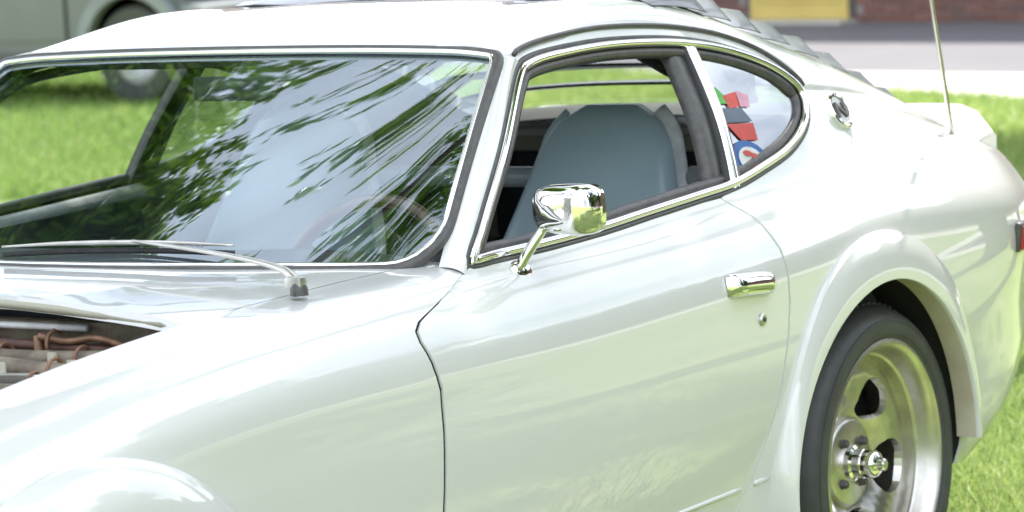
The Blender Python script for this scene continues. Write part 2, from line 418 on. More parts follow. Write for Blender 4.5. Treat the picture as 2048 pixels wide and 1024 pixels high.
# headliner under the roof
V2, T = panel2d([(1.31, KN_R[11]), (1.9, KN_R[11]), (1.9, KN_R[14]), (1.31, KN_R[14])], h=.06)
lift(V2, T, RL.ev, RL.normal, rim=0, sides=(1, -1), material=m_grey_int, name='headliner', parent=car, inset=.03)

for sgn in (1, -1):
    xx = np.linspace(.76, 1.80, 40); zz = np.array([RL.s_of_z(x, .366+.012*(x-.76), .8) for x in xx])
    PP = (RL.ev(xx, zz)-.0015*RL.normal(xx, zz))*SG(sgn); sel = xx < 1.70
    tube('sill_crease', PP[sel], .0055, m_paint, doors[0 if sgn > 0 else 1], n=8)
    tube('sill_crease', PP[xx > 1.745], .0055, m_paint, car, n=8)
# ---- front wings
wing = [(x-g, FL.s_of_z(x, z, .74)) for x, z in GAPF]
ws_base = [(.93, .690), (.925, .672), (.90, .655), (.86, .615), (.82, .56), (.775, .45), (.735, .33), (.712, .2), (.70, .1), (.695, 0)]
hood_edge = [(.33, .600), (.2, .599), (0, .597), (-.2, .597), (-.5, .597), (-.78, .567)]
arcf = arc(*ARCH_F, ARCH_RAD, -12, 192, 36)
bound = wing[::-1]
bound = [(.66, FL.s_of_z(.66, .205, .74))]+bound
bound += [(.955, FL.s_of_w(.955, .695, .7)), (.965, FL.s_of_w(.965, .66, .7)), (.94, FL.s_of_w(.94, .635, .7)), (.60, FL.s_of_w(.60, .605, .7))]
bound += [(x, FL.s_of_w(x, w, .7)) for x, w in hood_edge]
bound += [(-.82, .74), (-.83, .5), (-.82, .3), (-.80, .12)]
bound += [(x, FL.s_of_z(x, max(z, .24), .74)) for x, z in arcf[::-1]]
V2, T = panel2d(bound, h=.03)
for sgn in (1, -1):
    lift(V2, T, FL.ev, FL.normal, sides=(sgn,), material=m_paint, name='front_wing', parent=car, dark_rim=True)
# ---- cowl
cowl = [(x, FL.s_of_w(x, w, .7)) for x, w in [(.33, .598), (.60, .603), (.94, .633)]]
cowl += [(x+.02, FL.s_of_w(x, w, .7)) for x, w in [(.91, .60), (.845, .53), (.78, .44), (.735, .33), (.712, .2), (.70, .1)]]+[(.715, KN_F[-1]), (.415, KN_F[-1]), (.413, KN_F[9]+.1), (.40, KN_F[9]), (.375, KN_F[9]-.12), (.35, KN_F[8]+.06)]
V2, T = panel2d(cowl, h=.03)
lift(V2, T, FL.ev, FL.normal, sides=(1, -1), material=m_paint, name='cowl', parent=car, rim=.022,
     rim_skip=lambda a, b: (a[1] > KN_F[-1]-1e-4 and b[1] > KN_F[-1]-1e-4) or (a[0] > .45 or b[0] > .45))

# ---- inner dark shells behind the gaps
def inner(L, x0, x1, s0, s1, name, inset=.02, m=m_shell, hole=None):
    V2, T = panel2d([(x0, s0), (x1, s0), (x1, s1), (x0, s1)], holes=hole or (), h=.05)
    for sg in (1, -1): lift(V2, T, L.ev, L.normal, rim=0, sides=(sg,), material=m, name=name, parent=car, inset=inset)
def arch_hole(L, c, r): return [[(x, L.s_of_z(x, max(z, .19), .74)) for x, z in arc(*c, r, -20, 200, 24)]]
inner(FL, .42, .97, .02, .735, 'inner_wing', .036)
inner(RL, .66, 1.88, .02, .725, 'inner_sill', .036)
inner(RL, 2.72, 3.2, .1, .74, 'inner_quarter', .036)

# ---- windscreen
WB = catmull([(.69, 0, .892), (.705, .17, .891), (.745, .33, .889), (.79, .47, .887), (.85, .59, .884), (.915, .672, .884)], 6)
WT = catmull([(1.318, 0, 1.216), (1.318, .14, 1.2155), (1.315, .27, 1.2145), (1.312, .38, 1.2125), (1.308, .48, 1.2095), (1.302, .560, 1.202)], 6)
def ws_ev(u, v):
    """u in [-1,1] (negative = driver side), v in [0,1] base to top"""
    u = np.asarray(u, float); v = np.asarray(v, float); au = np.abs(u)*(len(WB)-1)
    k = np.arange(len(WB)); sg = np.sign(u+1e-12)
    B = np.stack([np.interp(au, k, WB[:, c]) for c in range(3)], -1); Tp = np.stack([np.interp(au, k, WT[:, c]) for c in range(3)], -1)
    P = B+(Tp-B)*v[:, None]; b = .006*4*v*(1-v)
    P[:, 0] -= b*.48; P[:, 2] += b*.87
    P[:, 1] *= np.where(sg > 0, RW, -1)
    return P
def ws_norm(u, v):
    e = .02
    du = ws_ev(np.minimum(u+e, 1), v)-ws_ev(np.maximum(u-e, -1), v); dv = ws_ev(u, np.minimum(v+e, 1))-ws_ev(u, np.maximum(v-e, 0))
    n = np.cross(dv, du); n /= np.linalg.norm(n, axis=1)[:, None]; n *= np.where(n[:, 2:3] < 0, -1, 1)
    return n
rc = .16; rv = .20
ws_out = [(1-.05-rc+rc*math.sin(t), rv-rv*math.cos(t)) for t in np.linspace(0, math.pi/2, 9)]   # bottom right corner
ws_out = [(u+.05, v) for u, v in ws_out]
rt = .03
ws_out += [(1-rt+rt*math.cos(t), 1-rt*2+2*rt*math.sin(t)) for t in np.linspace(0, math.pi/2, 5)]
ws_loop = ws_out+[(-u, v) for u, v in ws_out[::-1]]
V2, T = panel2d(ws_loop, h=.05); T = [t[::-1] for t in T]
windscreen = lift(V2, T, ws_ev, ws_norm, rim=0, material=m_glass, name='windscreen', parent=car)
lp = densify(np.array(ws_loop), .04); LP = ws_ev(lp[:, 0], lp[:, 1]); LN = ws_norm(lp[:, 0], lp[:, 1])
tube('rubber_seal', LP+.000*LN, .0118, m_trimdk, windscreen, closed=True, n=10)
CLP = ws_ev(lp[:, 0]*.985, .5+(lp[:, 1]-.5)*.972)
tube('chrome_strip', CLP+.006*LN, .006, m_chrome, windscreen, closed=True, n=8)

# ---- A pillars
wedge = ws_ev(-np.ones(24), np.linspace(0.0, 1, 24))
wf = [(.930, .868), (.949, .884), (1.021, .95), (1.128, 1.039), (1.241, 1.123), (1.318, 1.174), (1.345, 1.188)]
wfr = resample(catmull([(x, 0, z) for x, z in wf], 6), 24)
sedge = np.array([RL.ev(np.array([p[0]]), np.array([RL.s_of_z(p[0], p[2], 1.07)]))[0] for p in wfr])
PV = []; PN = []; NC = 9
for a, b in zip(wedge, sedge):
    d = b-a; up = np.array([-.55, -.35, .75]); 
    outw = np.array([-.35, -.85, .4]); outw /= np.linalg.norm(outw)
    for k in range(NC):
        t = k/(NC-1)
        PV.append(a+d*t+outw*.012*math.sin(math.pi*t)**.8)
for sgn in (1, -1):
    Fc = []
    for i in range(len(wedge)-1):
        for k in range(NC-1):
            q = (i*NC+k, i*NC+k+1, (i+1)*NC+k+1, (i+1)*NC+k); Fc.append(q if sgn < 0 else q[::-1])
    mesh_obj('windscreen_pillar', np.array(PV)*SG(sgn), Fc, m_paint, car)
    # inner dark lining of the pillar
    mesh_obj('pillar_lining', (np.array(PV)+np.array([.012, .03, -.02]))*SG(sgn), Fc, m_dark, car)

# ---- side window surrounds
wc3 = RL.ev(wc[:, 0], wc[:, 1]); wn3 = RL.normal(wc[:, 0], wc[:, 1])
cen = wc3.mean(0)
def shrink(P, d):
    t = np.roll(P, -1, axis=0)-np.roll(P, 1, axis=0); t /= np.linalg.norm(t, axis=1)[:, None]
    n = np.cross(wn3, t); n /= np.linalg.norm(n, axis=1)[:, None]
    s = np.sign(((cen-P)*n).sum(1))[:, None]; 
    return P+d*n*np.where(np.median(s) > 0, 1, -1)
BP_T, BP_B = (1.916, 1.178), (1.847, .913)
for sgn in (1, -1):
    f = SG(sgn)
    fr = empty('side_window_frame', (0, 0, 0), car)
    tube('rubber_seal', (wc3-.003*wn3)*f, .0055, m_trimdk, fr, closed=True, n=8)
    tube('chrome_strip', (shrink(wc3, .012)+.001*wn3)*f, .0085, m_chrome, fr, closed=True, n=8)
    tube('inner_seal', (shrink(wc3, .027)-.012*wn3)*f, .011, m_trimdk, fr, closed=True, n=8)
    # drip rail
    rr = [(x, s+.022) for (x, s), (xx, z) in zip(win_s, WINC) if z > 1.06 and .0 < xx and not (xx < 1.33)]
    rr = np.array([p for p in rr if p[0] > 1.335]); rr = rr[np.argsort(rr[:, 0])]
    dr = (RL.ev(rr[:, 0], rr[:, 1])+.003*RL.normal(rr[:, 0], rr[:, 1]))*f
    tube('drip_rail', dr, .005, m_trimdk, fr, n=6)
    # pillar between door window and quarter window
    def bar(xo, wdt, dep, m, nm):
        A = []; 
        for t in np.linspace(0, 1, 12):
            x = BP_T[0]+(BP_B[0]-BP_T[0])*t; z = BP_T[1]+(BP_B[1]-BP_T[1])*t
            x += .004*math.sin(math.pi*t); xx = x+xo*(1+.25*t)
            s = RL.s_of_z(xx, z, 1.07)
            p = RL.ev(np.array([xx]), np.array([s]))[0]; n = RL.normal(np.array([xx]), np.array([s]))[0]
            A += [p+np.array([-wdt/2, 0, 0])-dep*n-.02*n, p+np.array([-wdt/2, 0, 0])-dep*n+.000*n, p+np.array([-wdt/4, 0, 0])-dep*n+.004*n, p+np.array([wdt/4, 0, 0])-dep*n+.004*n, p+np.array([wdt/2, 0, 0])-dep*n, p+np.array([wdt/2, 0, 0])-dep*n-.02*n]
        Fc = [((i*6+k), (i*6+k+1), (i+1)*6+k+1, (i+1)*6+k) for i in range(11) for k in range(5)]
        if sgn > 0: Fc = [q[::-1] for q in Fc]
        return mesh_obj(nm, np.array(A)*f, Fc, m, fr)
    bar(.018, .030, .000, m_chrome, 'pillar_strip')
    bar(-.026, .050, .012, m_trimdk, 'door_glass_channel')
    bar(-.004, .010, .004, m_rubber, 'pillar_rubber')
# quarter glass
QG = [(1.925, 1.178), (2.05, 1.155), (2.145, 1.125), (2.205, 1.09), (2.23, 1.06), (2.222, 1.03), (2.18, .996), (2.095, .963), (1.99, .94), (1.862, .919)]
qp = catmull([(x, 0, z) for x, z in QG], 3, closed=False)[:, [0, 2]]
V2, T = panel2d(poly_side(RL, qp, 1.07), h=.03)
for sgn in (1, -1):
    q = lift(V2, T, RL.ev, RL.normal, rim=0, sides=(sgn,), material=m_glass2, name='quarter_window', parent=car, inset=.010)
    if sgn > 0: qglass = q
# right door window is wound down too on the far side: nothing there

# ---- rear hatch
hb = [(1.915, KN_R[14]), (1.915, KN_R[12]+.004)]+[(x, s+.006) for x, s in hatch_edge[1:]]+[(3.06, KN_R[12]+.006), (3.06, KN_R[14])]
hole = [(1.99, KN_R[14]+.01), (1.99, KN_R[12]+.07), (2.1, KN_R[12]+.055), (2.88, KN_R[12]+.055), (2.92, KN_R[12]+.09), (2.93, KN_R[14]+.01)]
outer = [(1.915, KN_R[14]), (1.99, KN_R[14]), (1.99, KN_R[12]+.07), (2.02, KN_R[12]+.05), (2.1, KN_R[12]+.045), (2.86, KN_R[12]+.045), (2.90, KN_R[12]+.055), (2.92, KN_R[12]+.09), (2.93, KN_R[14])]+[(3.06, KN_R[14]), (3.06, KN_R[12]+.006)]+[(x, s+.006) for x, s in hatch_edge[1:-1]][::-1]+[(1.915, KN_R[12]+.004)]
V2, T = panel2d(outer, h=.03)
hatch = lift(V2, T, RL.ev, RL.normal, sides=(1, -1), material=m_paint, name='hatch', parent=car, rim_skip=lambda a, b: a[1] > S_C-1e-4 and b[1] > S_C-1e-4)
V2, T = panel2d([(1.985, S_C), (1.985, KN_R[12]+.06), (2.06, KN_R[12]+.042), (2.9, KN_R[12]+.042), (2.935, KN_R[12]+.09), (2.935, S_C)], h=.05)
hg = lift(V2, T, RL.ev, RL.normal, rim=0, sides=(1, -1), material=m_glass3, name='rear_glass', parent=hatch, inset=.008)
sl = [(1.988, S_C), (1.988, KN_R[12]+.065), (2.04, KN_R[12]+.046), (2.88, KN_R[12]+.046), (2.928, KN_R[12]+.09), (2.932, S_C)]
q = densify(np.array(sl), .05)[:-8]; q = np.array([p for p in q if p[1] <= S_C]); A = RL.ev(q[:, 0], q[:, 1])
# black frame + interior face of hatch
for sgn in (1, -1): pass
# louvers: slats across the rear glass
for i in range(8):
    xa = 1.955+i*.122; ln = .105 if i else .195
    if i == 0: xa = 1.90
    else: xa = 2.085+(i-1)*.118
    rows = []
    NW = 21
    prof = [(0, .006), (.2, .017), (.5, .029), (.8, .039), (.95, .042), (1.0, .038), (.97, .033), (.8, .032), (.5, .022), (.2, .009), (0.03, .0)]
    for k in range(NW):
        u = -1+2*k/(NW-1); au = abs(u); s_edge = KN_R[12]+.012
        s = S_C-(S_C-s_edge)*au
        e = max(0, 1-max(0, (au-.93)/.07)**2)**.5*.75+.25
        for (t, hgt) in prof:
            x = xa+ln*t*(.35+.65*e) if False else xa+ln*t
            p = RL.ev(np.array([x]), np.array([s]))[0]; n = RL.normal(np.array([x]), np.array([s]))[0]
            p = p+n*hgt*e
            rows.append((p[0], p[1] if u <= 0 else -p[1], p[2]))
    m_ = len(prof); Fc = []
    for k in range(NW-1):
        for j in range(m_):
            l = (j+1) % m_; Fc.append((k*m_+j, k*m_+l, (k+1)*m_+l, (k+1)*m_+j))
    Fc += [tuple(range(m_)), tuple((NW-1)*m_+j for j in range(m_))[::-1]]
    o = mesh_obj('louver', rows, Fc, m_louver, hatch); o.data.set_sharp_from_angle(angle=R(50))

# ---- tail spoiler
prof = [(3.03, .915), (3.10, .935), (3.165, .958), (3.19, .957), (3.20, .945), (3.205, .90), (3.20, .84), (3.12, .845), (3.03, .89)]
V = []; Fc = []; NS = 29
for k in range(NS):
    y = -.63+1.26*k/(NS-1); e = max(0, (abs(y)-.52)/.11); dn = .012*e*e
    drop = (1-math.sqrt(max(0, 1-min(1, e)**2)))*.5
    for (x, z) in prof:
        zz = z-dn; 
        if z > .9: zz = z-dn-drop*(z-.86)
        V.append((x-.03*e-.05*abs(y)**2*.6, y, zz))
m_ = len(prof)
for k in range(NS-1):
    for j in range(m_):
        l = (j+1) % m_; Fc.append((k*m_+j, (k+1)*m_+j, (k+1)*m_+l, k*m_+l))
Fc += [tuple(range(m_))[::-1], tuple((NS-1)*m_+j for j in range(m_))]
o = mesh_obj('tail_spoiler', V, Fc, m_paint, car); o.data.set_sharp_from_angle(angle=R(40))
bmx = bmesh.new(); bmx.from_mesh(o.data); bmesh.ops.recalc_face_normals(bmx, faces=bmx.faces); bmx.to_mesh(o.data); bmx.free()

# ---- tail panel, tail lights, bumpers
bm = bmesh.new(); box(bm, (3.14, -.60, .49), (3.19, .60, .86)); bm_obj('tail_panel', bm, m_paint, car, bevel=.02)
for sgn in (1, -1):
    bm = bmesh.new(); box(bm, (3.185, min(sgn*.22, sgn*.54), .66), (3.205, max(sgn*.22, sgn*.54), .79)); bm_obj('tail_light', bm, m_red, car, bevel=.006)
bp = catmull([(2.97, -.79, .545), (3.15, -.76, .545), (3.25, -.62, .545), (3.29, -.3, .545), (3.30, 0, .545)], 6)
bp = np.vstack([bp, (bp*np.array([1, -1, 1]))[::-1][1:]])
# nose panel, grille, headlights, front bumper (out of the frame, but part of the car)
bm = bmesh.new(); box(bm, (-.86, -.60, .34), (-.80, .60, .70)); bm_obj('nose_panel', bm, m_paint, car, bevel=.025)
bm = bmesh.new(); box(bm, (-.875, -.42, .42), (-.858, .42, .58)); bm_obj('grille', bm, m_dark, car, bevel=.006)
for sgn in (1, -1):
    lathe('headlight', [(0, .035), (.05, .03), (.08, .012), (.088, 0), (.09, -.04), (.06, -.08)], m_chrome, car, n=24, center=(0, 0, 0))
    o = bpy.context.scene.collection.objects[-1]; o.rotation_euler = (0, 0, R(-90)); o.location = (-.86, sgn*.60, .60)
fb = catmull([(-.60, -.80, .45), (-.80, -.74, .45), (-.93, -.55, .45), (-.97, -.25, .45), (-.98, 0, .45)], 6)
fb = np.vstack([fb, (fb*np.array([1, -1, 1]))[::-1][1:]])
tube('front_bumper', fb, .035, m_chrome, car, n=10, flat=(.6, 1.2))

# ---- wheel flares
def flare(c, sgn, a0, a1, ro, ri, wl, L, name='wheel_flare'):
    NA = 64; V = []; Fc = []
    for k in range(NA+1):
        th = R(a0+(a1-a0)*k/NA); cs, sn = math.cos(th), math.sin(th)
        x = c[0]+ro[0]*cs; z = max(c[1]+ro[1]*sn, .2)
        wo = -L.ev(np.array([x]), np.array([L.s_of_z(x, z, .74)]))[0][1]
        lip = max(wl, wo+.018); ring = []
        # f = 1 at the outer seam, 0 at the lip
        ring += [(1.03, wo-.016), (1.0, wo+.002), (.97, wo+.010)]
        for t in (.18, .36, .54, .70, .84, .94): ring.append((.97*(1-t), wo+.010+(lip-wo-.010)*(1-(1-t)**2.4)))
        ring += [(.02, lip), (0, lip-.003), (0, lip-.009), (.04, lip-.03), (.07, lip-.055)]
        for (f_, w) in ring:
            r0 = ri[0]+(ri[2]*max(0, -cs) if len(ri) > 2 else 0); ax = r0+(ro[0]-r0)*f_; az = ri[1]+(ro[1]-ri[1])*f_
            V.append((c[0]+ax*cs, -sgn*w, c[1]+az*sn))
    m_ = len(ring); mi = []
    for k in range(NA):
        for j in range(m_-1):
            q = (k*m_+j, k*m_+j+1, (k+1)*m_+j+1, (k+1)*m_+j); Fc.append(q if sgn < 0 else q[::-1]); mi.append(1 if j >= 11 else 0)
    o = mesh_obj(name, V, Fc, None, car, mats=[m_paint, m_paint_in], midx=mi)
    o.data.set_sharp_from_angle(angle=R(45))
    return o
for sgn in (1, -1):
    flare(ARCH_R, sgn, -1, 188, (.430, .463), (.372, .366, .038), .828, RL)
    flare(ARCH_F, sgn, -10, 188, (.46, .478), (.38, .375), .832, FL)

# ---- wheel wells (dark cups)
for c in (ARCH_F, ARCH_R):
    for sgn in (1, -1):
        V = []; Fc = []; n = 32
        for k in range(n+1):
            th = R(3+183*k/n)
            for (r, w) in ((.385, .775), (.392, .60), (.38, .50), (.05, .49)): V.append((c[0]+r*math.cos(th), -sgn*w, c[1]+r*math.sin(th)))
        for k in range(n):
            for j in range(3): Fc.append((k*4+j, k*4+j+1, (k+1)*4+j+1, (k+1)*4+j))
        mesh_obj('wheel_well', V, Fc, m_shell, car)

# ---- wheels
def make_wheel(loc, sgn):
    w = empty('wheel', loc, car)
    # outward axis h along -y for the left side; local builder uses sgn -1
    tr = .318
    prof = [(.243, .005), (.252, .014), (.258, .0165), (.2585, .0185), (.262, .0190), (.2625, .0182), (.272, .0198), (.284, .0178), (.2845, .0192), (.288, .0182), (.2885, .0160), (.297, .0115), (.3045, .002), (.311, -.010), (.3155, -.022), (tr, -.04)]
    gro = []
    for i in range(5):
        h0 = -.045-.036*i
        gro += [(tr, h0), (tr, h0-.026), (tr-.009, h0-.028), (tr-.009, h0-.034)]
    prof += gro+[(tr, -.226), (.312, -.24), (.29, -.25), (.25, -.245), (.24, -.22)]
    ty = lathe('tyre', prof, m_tyre, w, n=96, sgn=-1)
    # tread blocks: cut look given by real lateral bars
    bm = bmesh.new()
    for i in range(84):
        a = 2*math.pi*i/84
        vs = box(bm, (-.0045, .024, tr-.004), (.0045, .050, tr+.0016))
        bmesh.ops.rotate(bm, verts=vs, cent=(0, 0, 0), matrix=Matrix.Rotation(a, 3, 'Y'))
        vs = box(bm, (-.0045, .20, tr-.004), (.0045, .226, tr+.0016))
        bmesh.ops.rotate(bm, verts=vs, cent=(0, 0, 0), matrix=Matrix.Rotation(a+.03, 3, 'Y'))
    tb = bm_obj('tread_block_row', bm, m_tyre, ty); tag(tb, kind='stuff')
    # rim: lip, barrel, dish
    rim = lathe('rim', [(.2465, .004), (.2495, .008), (.2495, .014), (.243, .016), (.236, .012), (.231, .002), (.224, -.010), (.222, -.026), (.2195, -.030), (.215, -.032), (.213, -.056), (.212, -.20), (.235, -.215)], m_polish, w, n=96, sgn=-1)
    # disc with four rounded slots, slightly domed
    outer2 = [(.214*math.cos(t), .214*math.sin(t)) for t in np.linspace(0, 2*math.pi, 72, endpoint=False)]
    holes = []
    for i in range(5):
        a = R(60+72*i); cx = .138
        pts = []
        for t in np.linspace(0, 2*math.pi, 26, endpoint=False):
            # kidney slot: wide tangentially, outer side wider
            pr, pt = .041*math.cos(t), .056*math.sin(t)*(1+.2*math.cos(t))
            r = cx+pr; ang = a+pt/r
            pts.append((r*math.cos(ang), r*math.sin(ang)))
        holes.append(pts)
    V2, T = panel2d(outer2, holes, h=.013)
    def dome(r): return np.interp(r, [0, .06, .092, .105, .125, .15, .175, .195, .214], [-.074, -.074, -.074, -.068, -.052, -.043, -.041, -.046, -.058])
    def dev(x, y): r = np.hypot(x, y); return np.stack([x, -dome(r), y], -1)
    def dn(x, y):
        e = 2e-3; gx = (dome(np.hypot(x+e, y))-dome(np.hypot(x-e, y)))/(2*e); gy = (dome(np.hypot(x, y+e))-dome(np.hypot(x, y-e)))/(2*e)
        n = np.stack([-gx, -np.ones_like(x), -gy], -1); return n/np.linalg.norm(n, axis=1)[:, None]
    T = [t for t in T]
    disc = lift(V2, T, dev, dn, rim=.016, material=m_polish, name='wheel_disc', parent=w)
    bmx = bmesh.new(); bmx.from_mesh(disc.data); 
    bmx.to_mesh(disc.data); bmx.free()
    # centre pad, hub, cap
    lathe('hub_pad', [(0, -.064), (.082, -.064), (.088, -.067), (.091, -.072), (.092, -.078)], m_polish, w, n=40, sgn=-1)
    lathe('hub_cap', [(0, .012), (.009, .012), (.0125, .009), (.0135, -.002), (.024, -.006), (.028, -.013), (.028, -.032), (.030, -.034), (.030, -.050), (.036, -.054), (.037, -.066)], m_chrome, w, n=32, sgn=-1)
    for i in range(4):
        a = R(40+90*i); x, z = .057*math.cos(a), .057*math.sin(a)
        nut = lathe('lug_nut', [(0, -.050), (.006, -.0505), (.0085, -.053), (.0095, -.060), (.012, -.065)], m_trimdk, w, n=6, center=(x, 0, z), sgn=-1)
    lathe('slot_backing', [(0, -.125), (.205, -.125), (.208, -.16)], m_shell, w, n=32, sgn=-1)  # black disc added behind the slots so they read as shaded
    # brake disc behind
    lathe('brake_drum', [(0, -.112), (.085, -.112), (.095, -.118), (.095, -.19), (0, -.19)], m_engine, w, n=32, sgn=-1)
    if sgn < 0: w.rotation_euler = (0, 0, math.pi)
    return w
WH = {}
WH['rl'] = make_wheel((2.285, -.765, .318), 1)
def copy_tree(o, parent):
    c = o.copy(); COL.objects.link(c); c.parent = parent
    for ch in list(o.children): copy_tree(ch, c)
    return c
for (x, y, rz) in ((2.285, .765, math.pi), (-.13, .755, math.pi), (-.13, -.755, 0)):
    w = copy_tree(WH['rl'], car); w.location = (x, y, .318); w.rotation_euler = (0, R(25) if x < 1 else 0, rz)

# ---- door handle, lock, mirror
def side_pt(x, z, off=0.0):
    s = RL.s_of_z(x, z, .8); p = RL.ev(np.array([x]), np.array([s]))[0]; n = RL.normal(np.array([x]), np.array([s]))[0]
    return p+n*off, n
for di, sgn in ((0, 1), (1, -1)):
    f = SG(sgn); d = doors[di]
    # handle: flap in a recess plate
    V = []; Fc = []
    hx = np.linspace(1.637, 1.795, 15)
    cross = [(.024, .000), (.022, .014), (.014, .023), (.0, .026), (-.012, .022), (-.019, .012), (-.021, .000)]
    for i, x in enumerate(hx):
        t = i/14; e = (1-(abs(2*t-1))**6)**.5; e = max(e, .05)
        p, n = side_pt(x, .757-.012*t, 0)
        tz = np.cross(n, (1, 0, 0)); tz /= np.linalg.norm(tz); tz = tz if tz[2] > 0 else -tz
        for (zz, oo) in cross: V.append((p+tz*zz*(.75+.25*e)+n*(oo*e+.001))*f)
    m_ = len(cross)
    for i in range(14):
        for j in range(m_-1):
            q = (i*m_+j, i*m_+j+1, (i+1)*m_+j+1, (i+1)*m_+j); Fc.append(q if sgn < 0 else q[::-1])
    Fc += [tuple(range(m_)), tuple(14*m_+j for j in range(m_))]
    h = mesh_obj('door_handle', V, Fc, m_chrome, d); h.data.set_sharp_from_angle(angle=R(60))
    # finger recess (bowl) under the handle
    p, n = side_pt(1.755, .683, .0)
    k = lathe('door_lock', [(0, .006), (.009, .006), (.012, .003), (.0125, -.004)], m_polish, d, n=20, sgn=-1)
    k.location = p*f; 
    if sgn < 0: k.rotation_euler = (0, 0, math.pi)
    kk = lathe('keyhole_ring', [(.0, .0075), (.004, .0075), (.0045, .006)], m_dark, d, n=10, sgn=-1); kk.location = p*f
    if sgn < 0: kk.rotation_euler = (0, 0, math.pi)
# driver mirror
mir = empty('door_mirror', (0, 0, 0), car)
pb, nb = side_pt(1.082, .862, 0)
foot = lathe('mirror_foot', [(0, .010), (.012, .009), (.020, .004), (.024, 0), (.024, -.006)], m_chrome, mir, n=24, sgn=-1)
foot.location = pb; foot.rotation_euler = (R(-52), 0, 0); foot.scale = (1.2, 1, .8)
st = catmull([pb+np.array([-.004, 0, 0]), pb+np.array([.004, -.015, .028]), pb+np.array([.020, -.032, .06]), pb+np.array([.040, -.042, .088]), pb+np.array([.050, -.050, .098])], 5)
tube('mirror_stalk', st, np.linspace(.012, .0085, len(st)), m_chrome, mir, n=12, flat=(1.0, .8))
# head: rounded cup, back faces forward
hc = np.array([1.098, -.806, .960]); hx_ = .034
V = []; Fc = []
rings = [(-1.0, .30), (-.93, .58), (-.75, .80), (-.45, .94), (0, 1.0), (.5, 1.0), (1.0, .97), (1.0, .90), (.9, .86)]
yaw_m = R(-14); nA = 32
for (t, sc) in rings:
    for k in range(nA):
        th = 2*math.pi*k/nA; c_, s_ = math.cos(th), math.sin(th)
        ex = 3.6
        a = abs(c_)**(2/ex)*math.copysign(1, c_)*.066*sc; b = abs(s_)**(2/ex)*math.copysign(1, s_)*.0425*sc*(1-.12*c_)
        lx = t*hx_; ly = a; lz = b
        V.append(hc+np.array([lx*math.cos(yaw_m)-ly*math.sin(yaw_m), lx*math.sin(yaw_m)+ly*math.cos(yaw_m), lz]))
for i in range(len(rings)-1):
    for k in range(nA):
        l = (k+1) % nA; Fc.append((i*nA+k, (i+1)*nA+k, (i+1)*nA+l, i*nA+l))
Fc.append(tuple(range(nA))); n0 = (len(rings)-1)*nA; 
o = mesh_obj('mirror_head', V, Fc, m_chrome, mir)
bmx = bmesh.new(); bmx.from_mesh(o.data); bmesh.ops.recalc_face_normals(bmx, faces=bmx.faces); bmx.to_mesh(o.data); bmx.free()
mesh_obj('mirror_glass', V[n0:n0+nA], [tuple(range(nA))], m_chrome, mir)

# ---- wipers
def wiper(pivot, elbow, a, b):
    w = empty('wiper', (0, 0, 0), car)
    p = np.array(pivot); e = np.array(elbow); a = np.array(a); b = np.array(b)
    lathe('pivot_cap', [(0, .018), (.010, .016), (.014, .008), (.015, -.004)], m_trimdk, w, n=16).location = tuple(p)
    scene.collection.objects[-1].rotation_euler = (R(90), 0, 0)
    A = catmull([p+np.array([0, 0, .016]), p+(e-p)*.12+np.array([0, 0, .032]), p+(e-p)*.5+np.array([0, 0, .028]), e+np.array([0, 0, .012])], 6)
    tube('wiper_arm', A, np.linspace(.011, .0045, len(A)), m_polish, w, n=8, flat=(1, .6))
    bm = bmesh.new(); box(bm, tuple(p+np.array([-.010, -.011, .004])), tuple(p+np.array([.010, .022, .026]))); bm_obj('wiper_knuckle', bm, m_alu, w, smooth=True, bevel=.006)
    B = catmull([a, a+(b-a)*.3+np.array([0, 0, .005]), a+(b-a)*.7+np.array([0, 0, .005]), b], 6)
    tube('wiper_blade', B, .0045, m_rubber, w, n=6, flat=(.7, 1.2))
    tube('blade_bow', B+np.array([-.004, -.002, .014]), np.r_[np.linspace(.002, .005, 9), np.full(len(B)-18, .005), np.linspace(.005, .002, 9)] if len(B) > 18 else .0045, m_polish, w, n=6)
wiper((.575, -.638, .886), (.745, -.17, .927), (.712, .09, .915), (.775, -.36, .918))
wiper((.50, .10, .897), (.74, .45, .92), (.78, .55, .91), (.70, .18, .915))

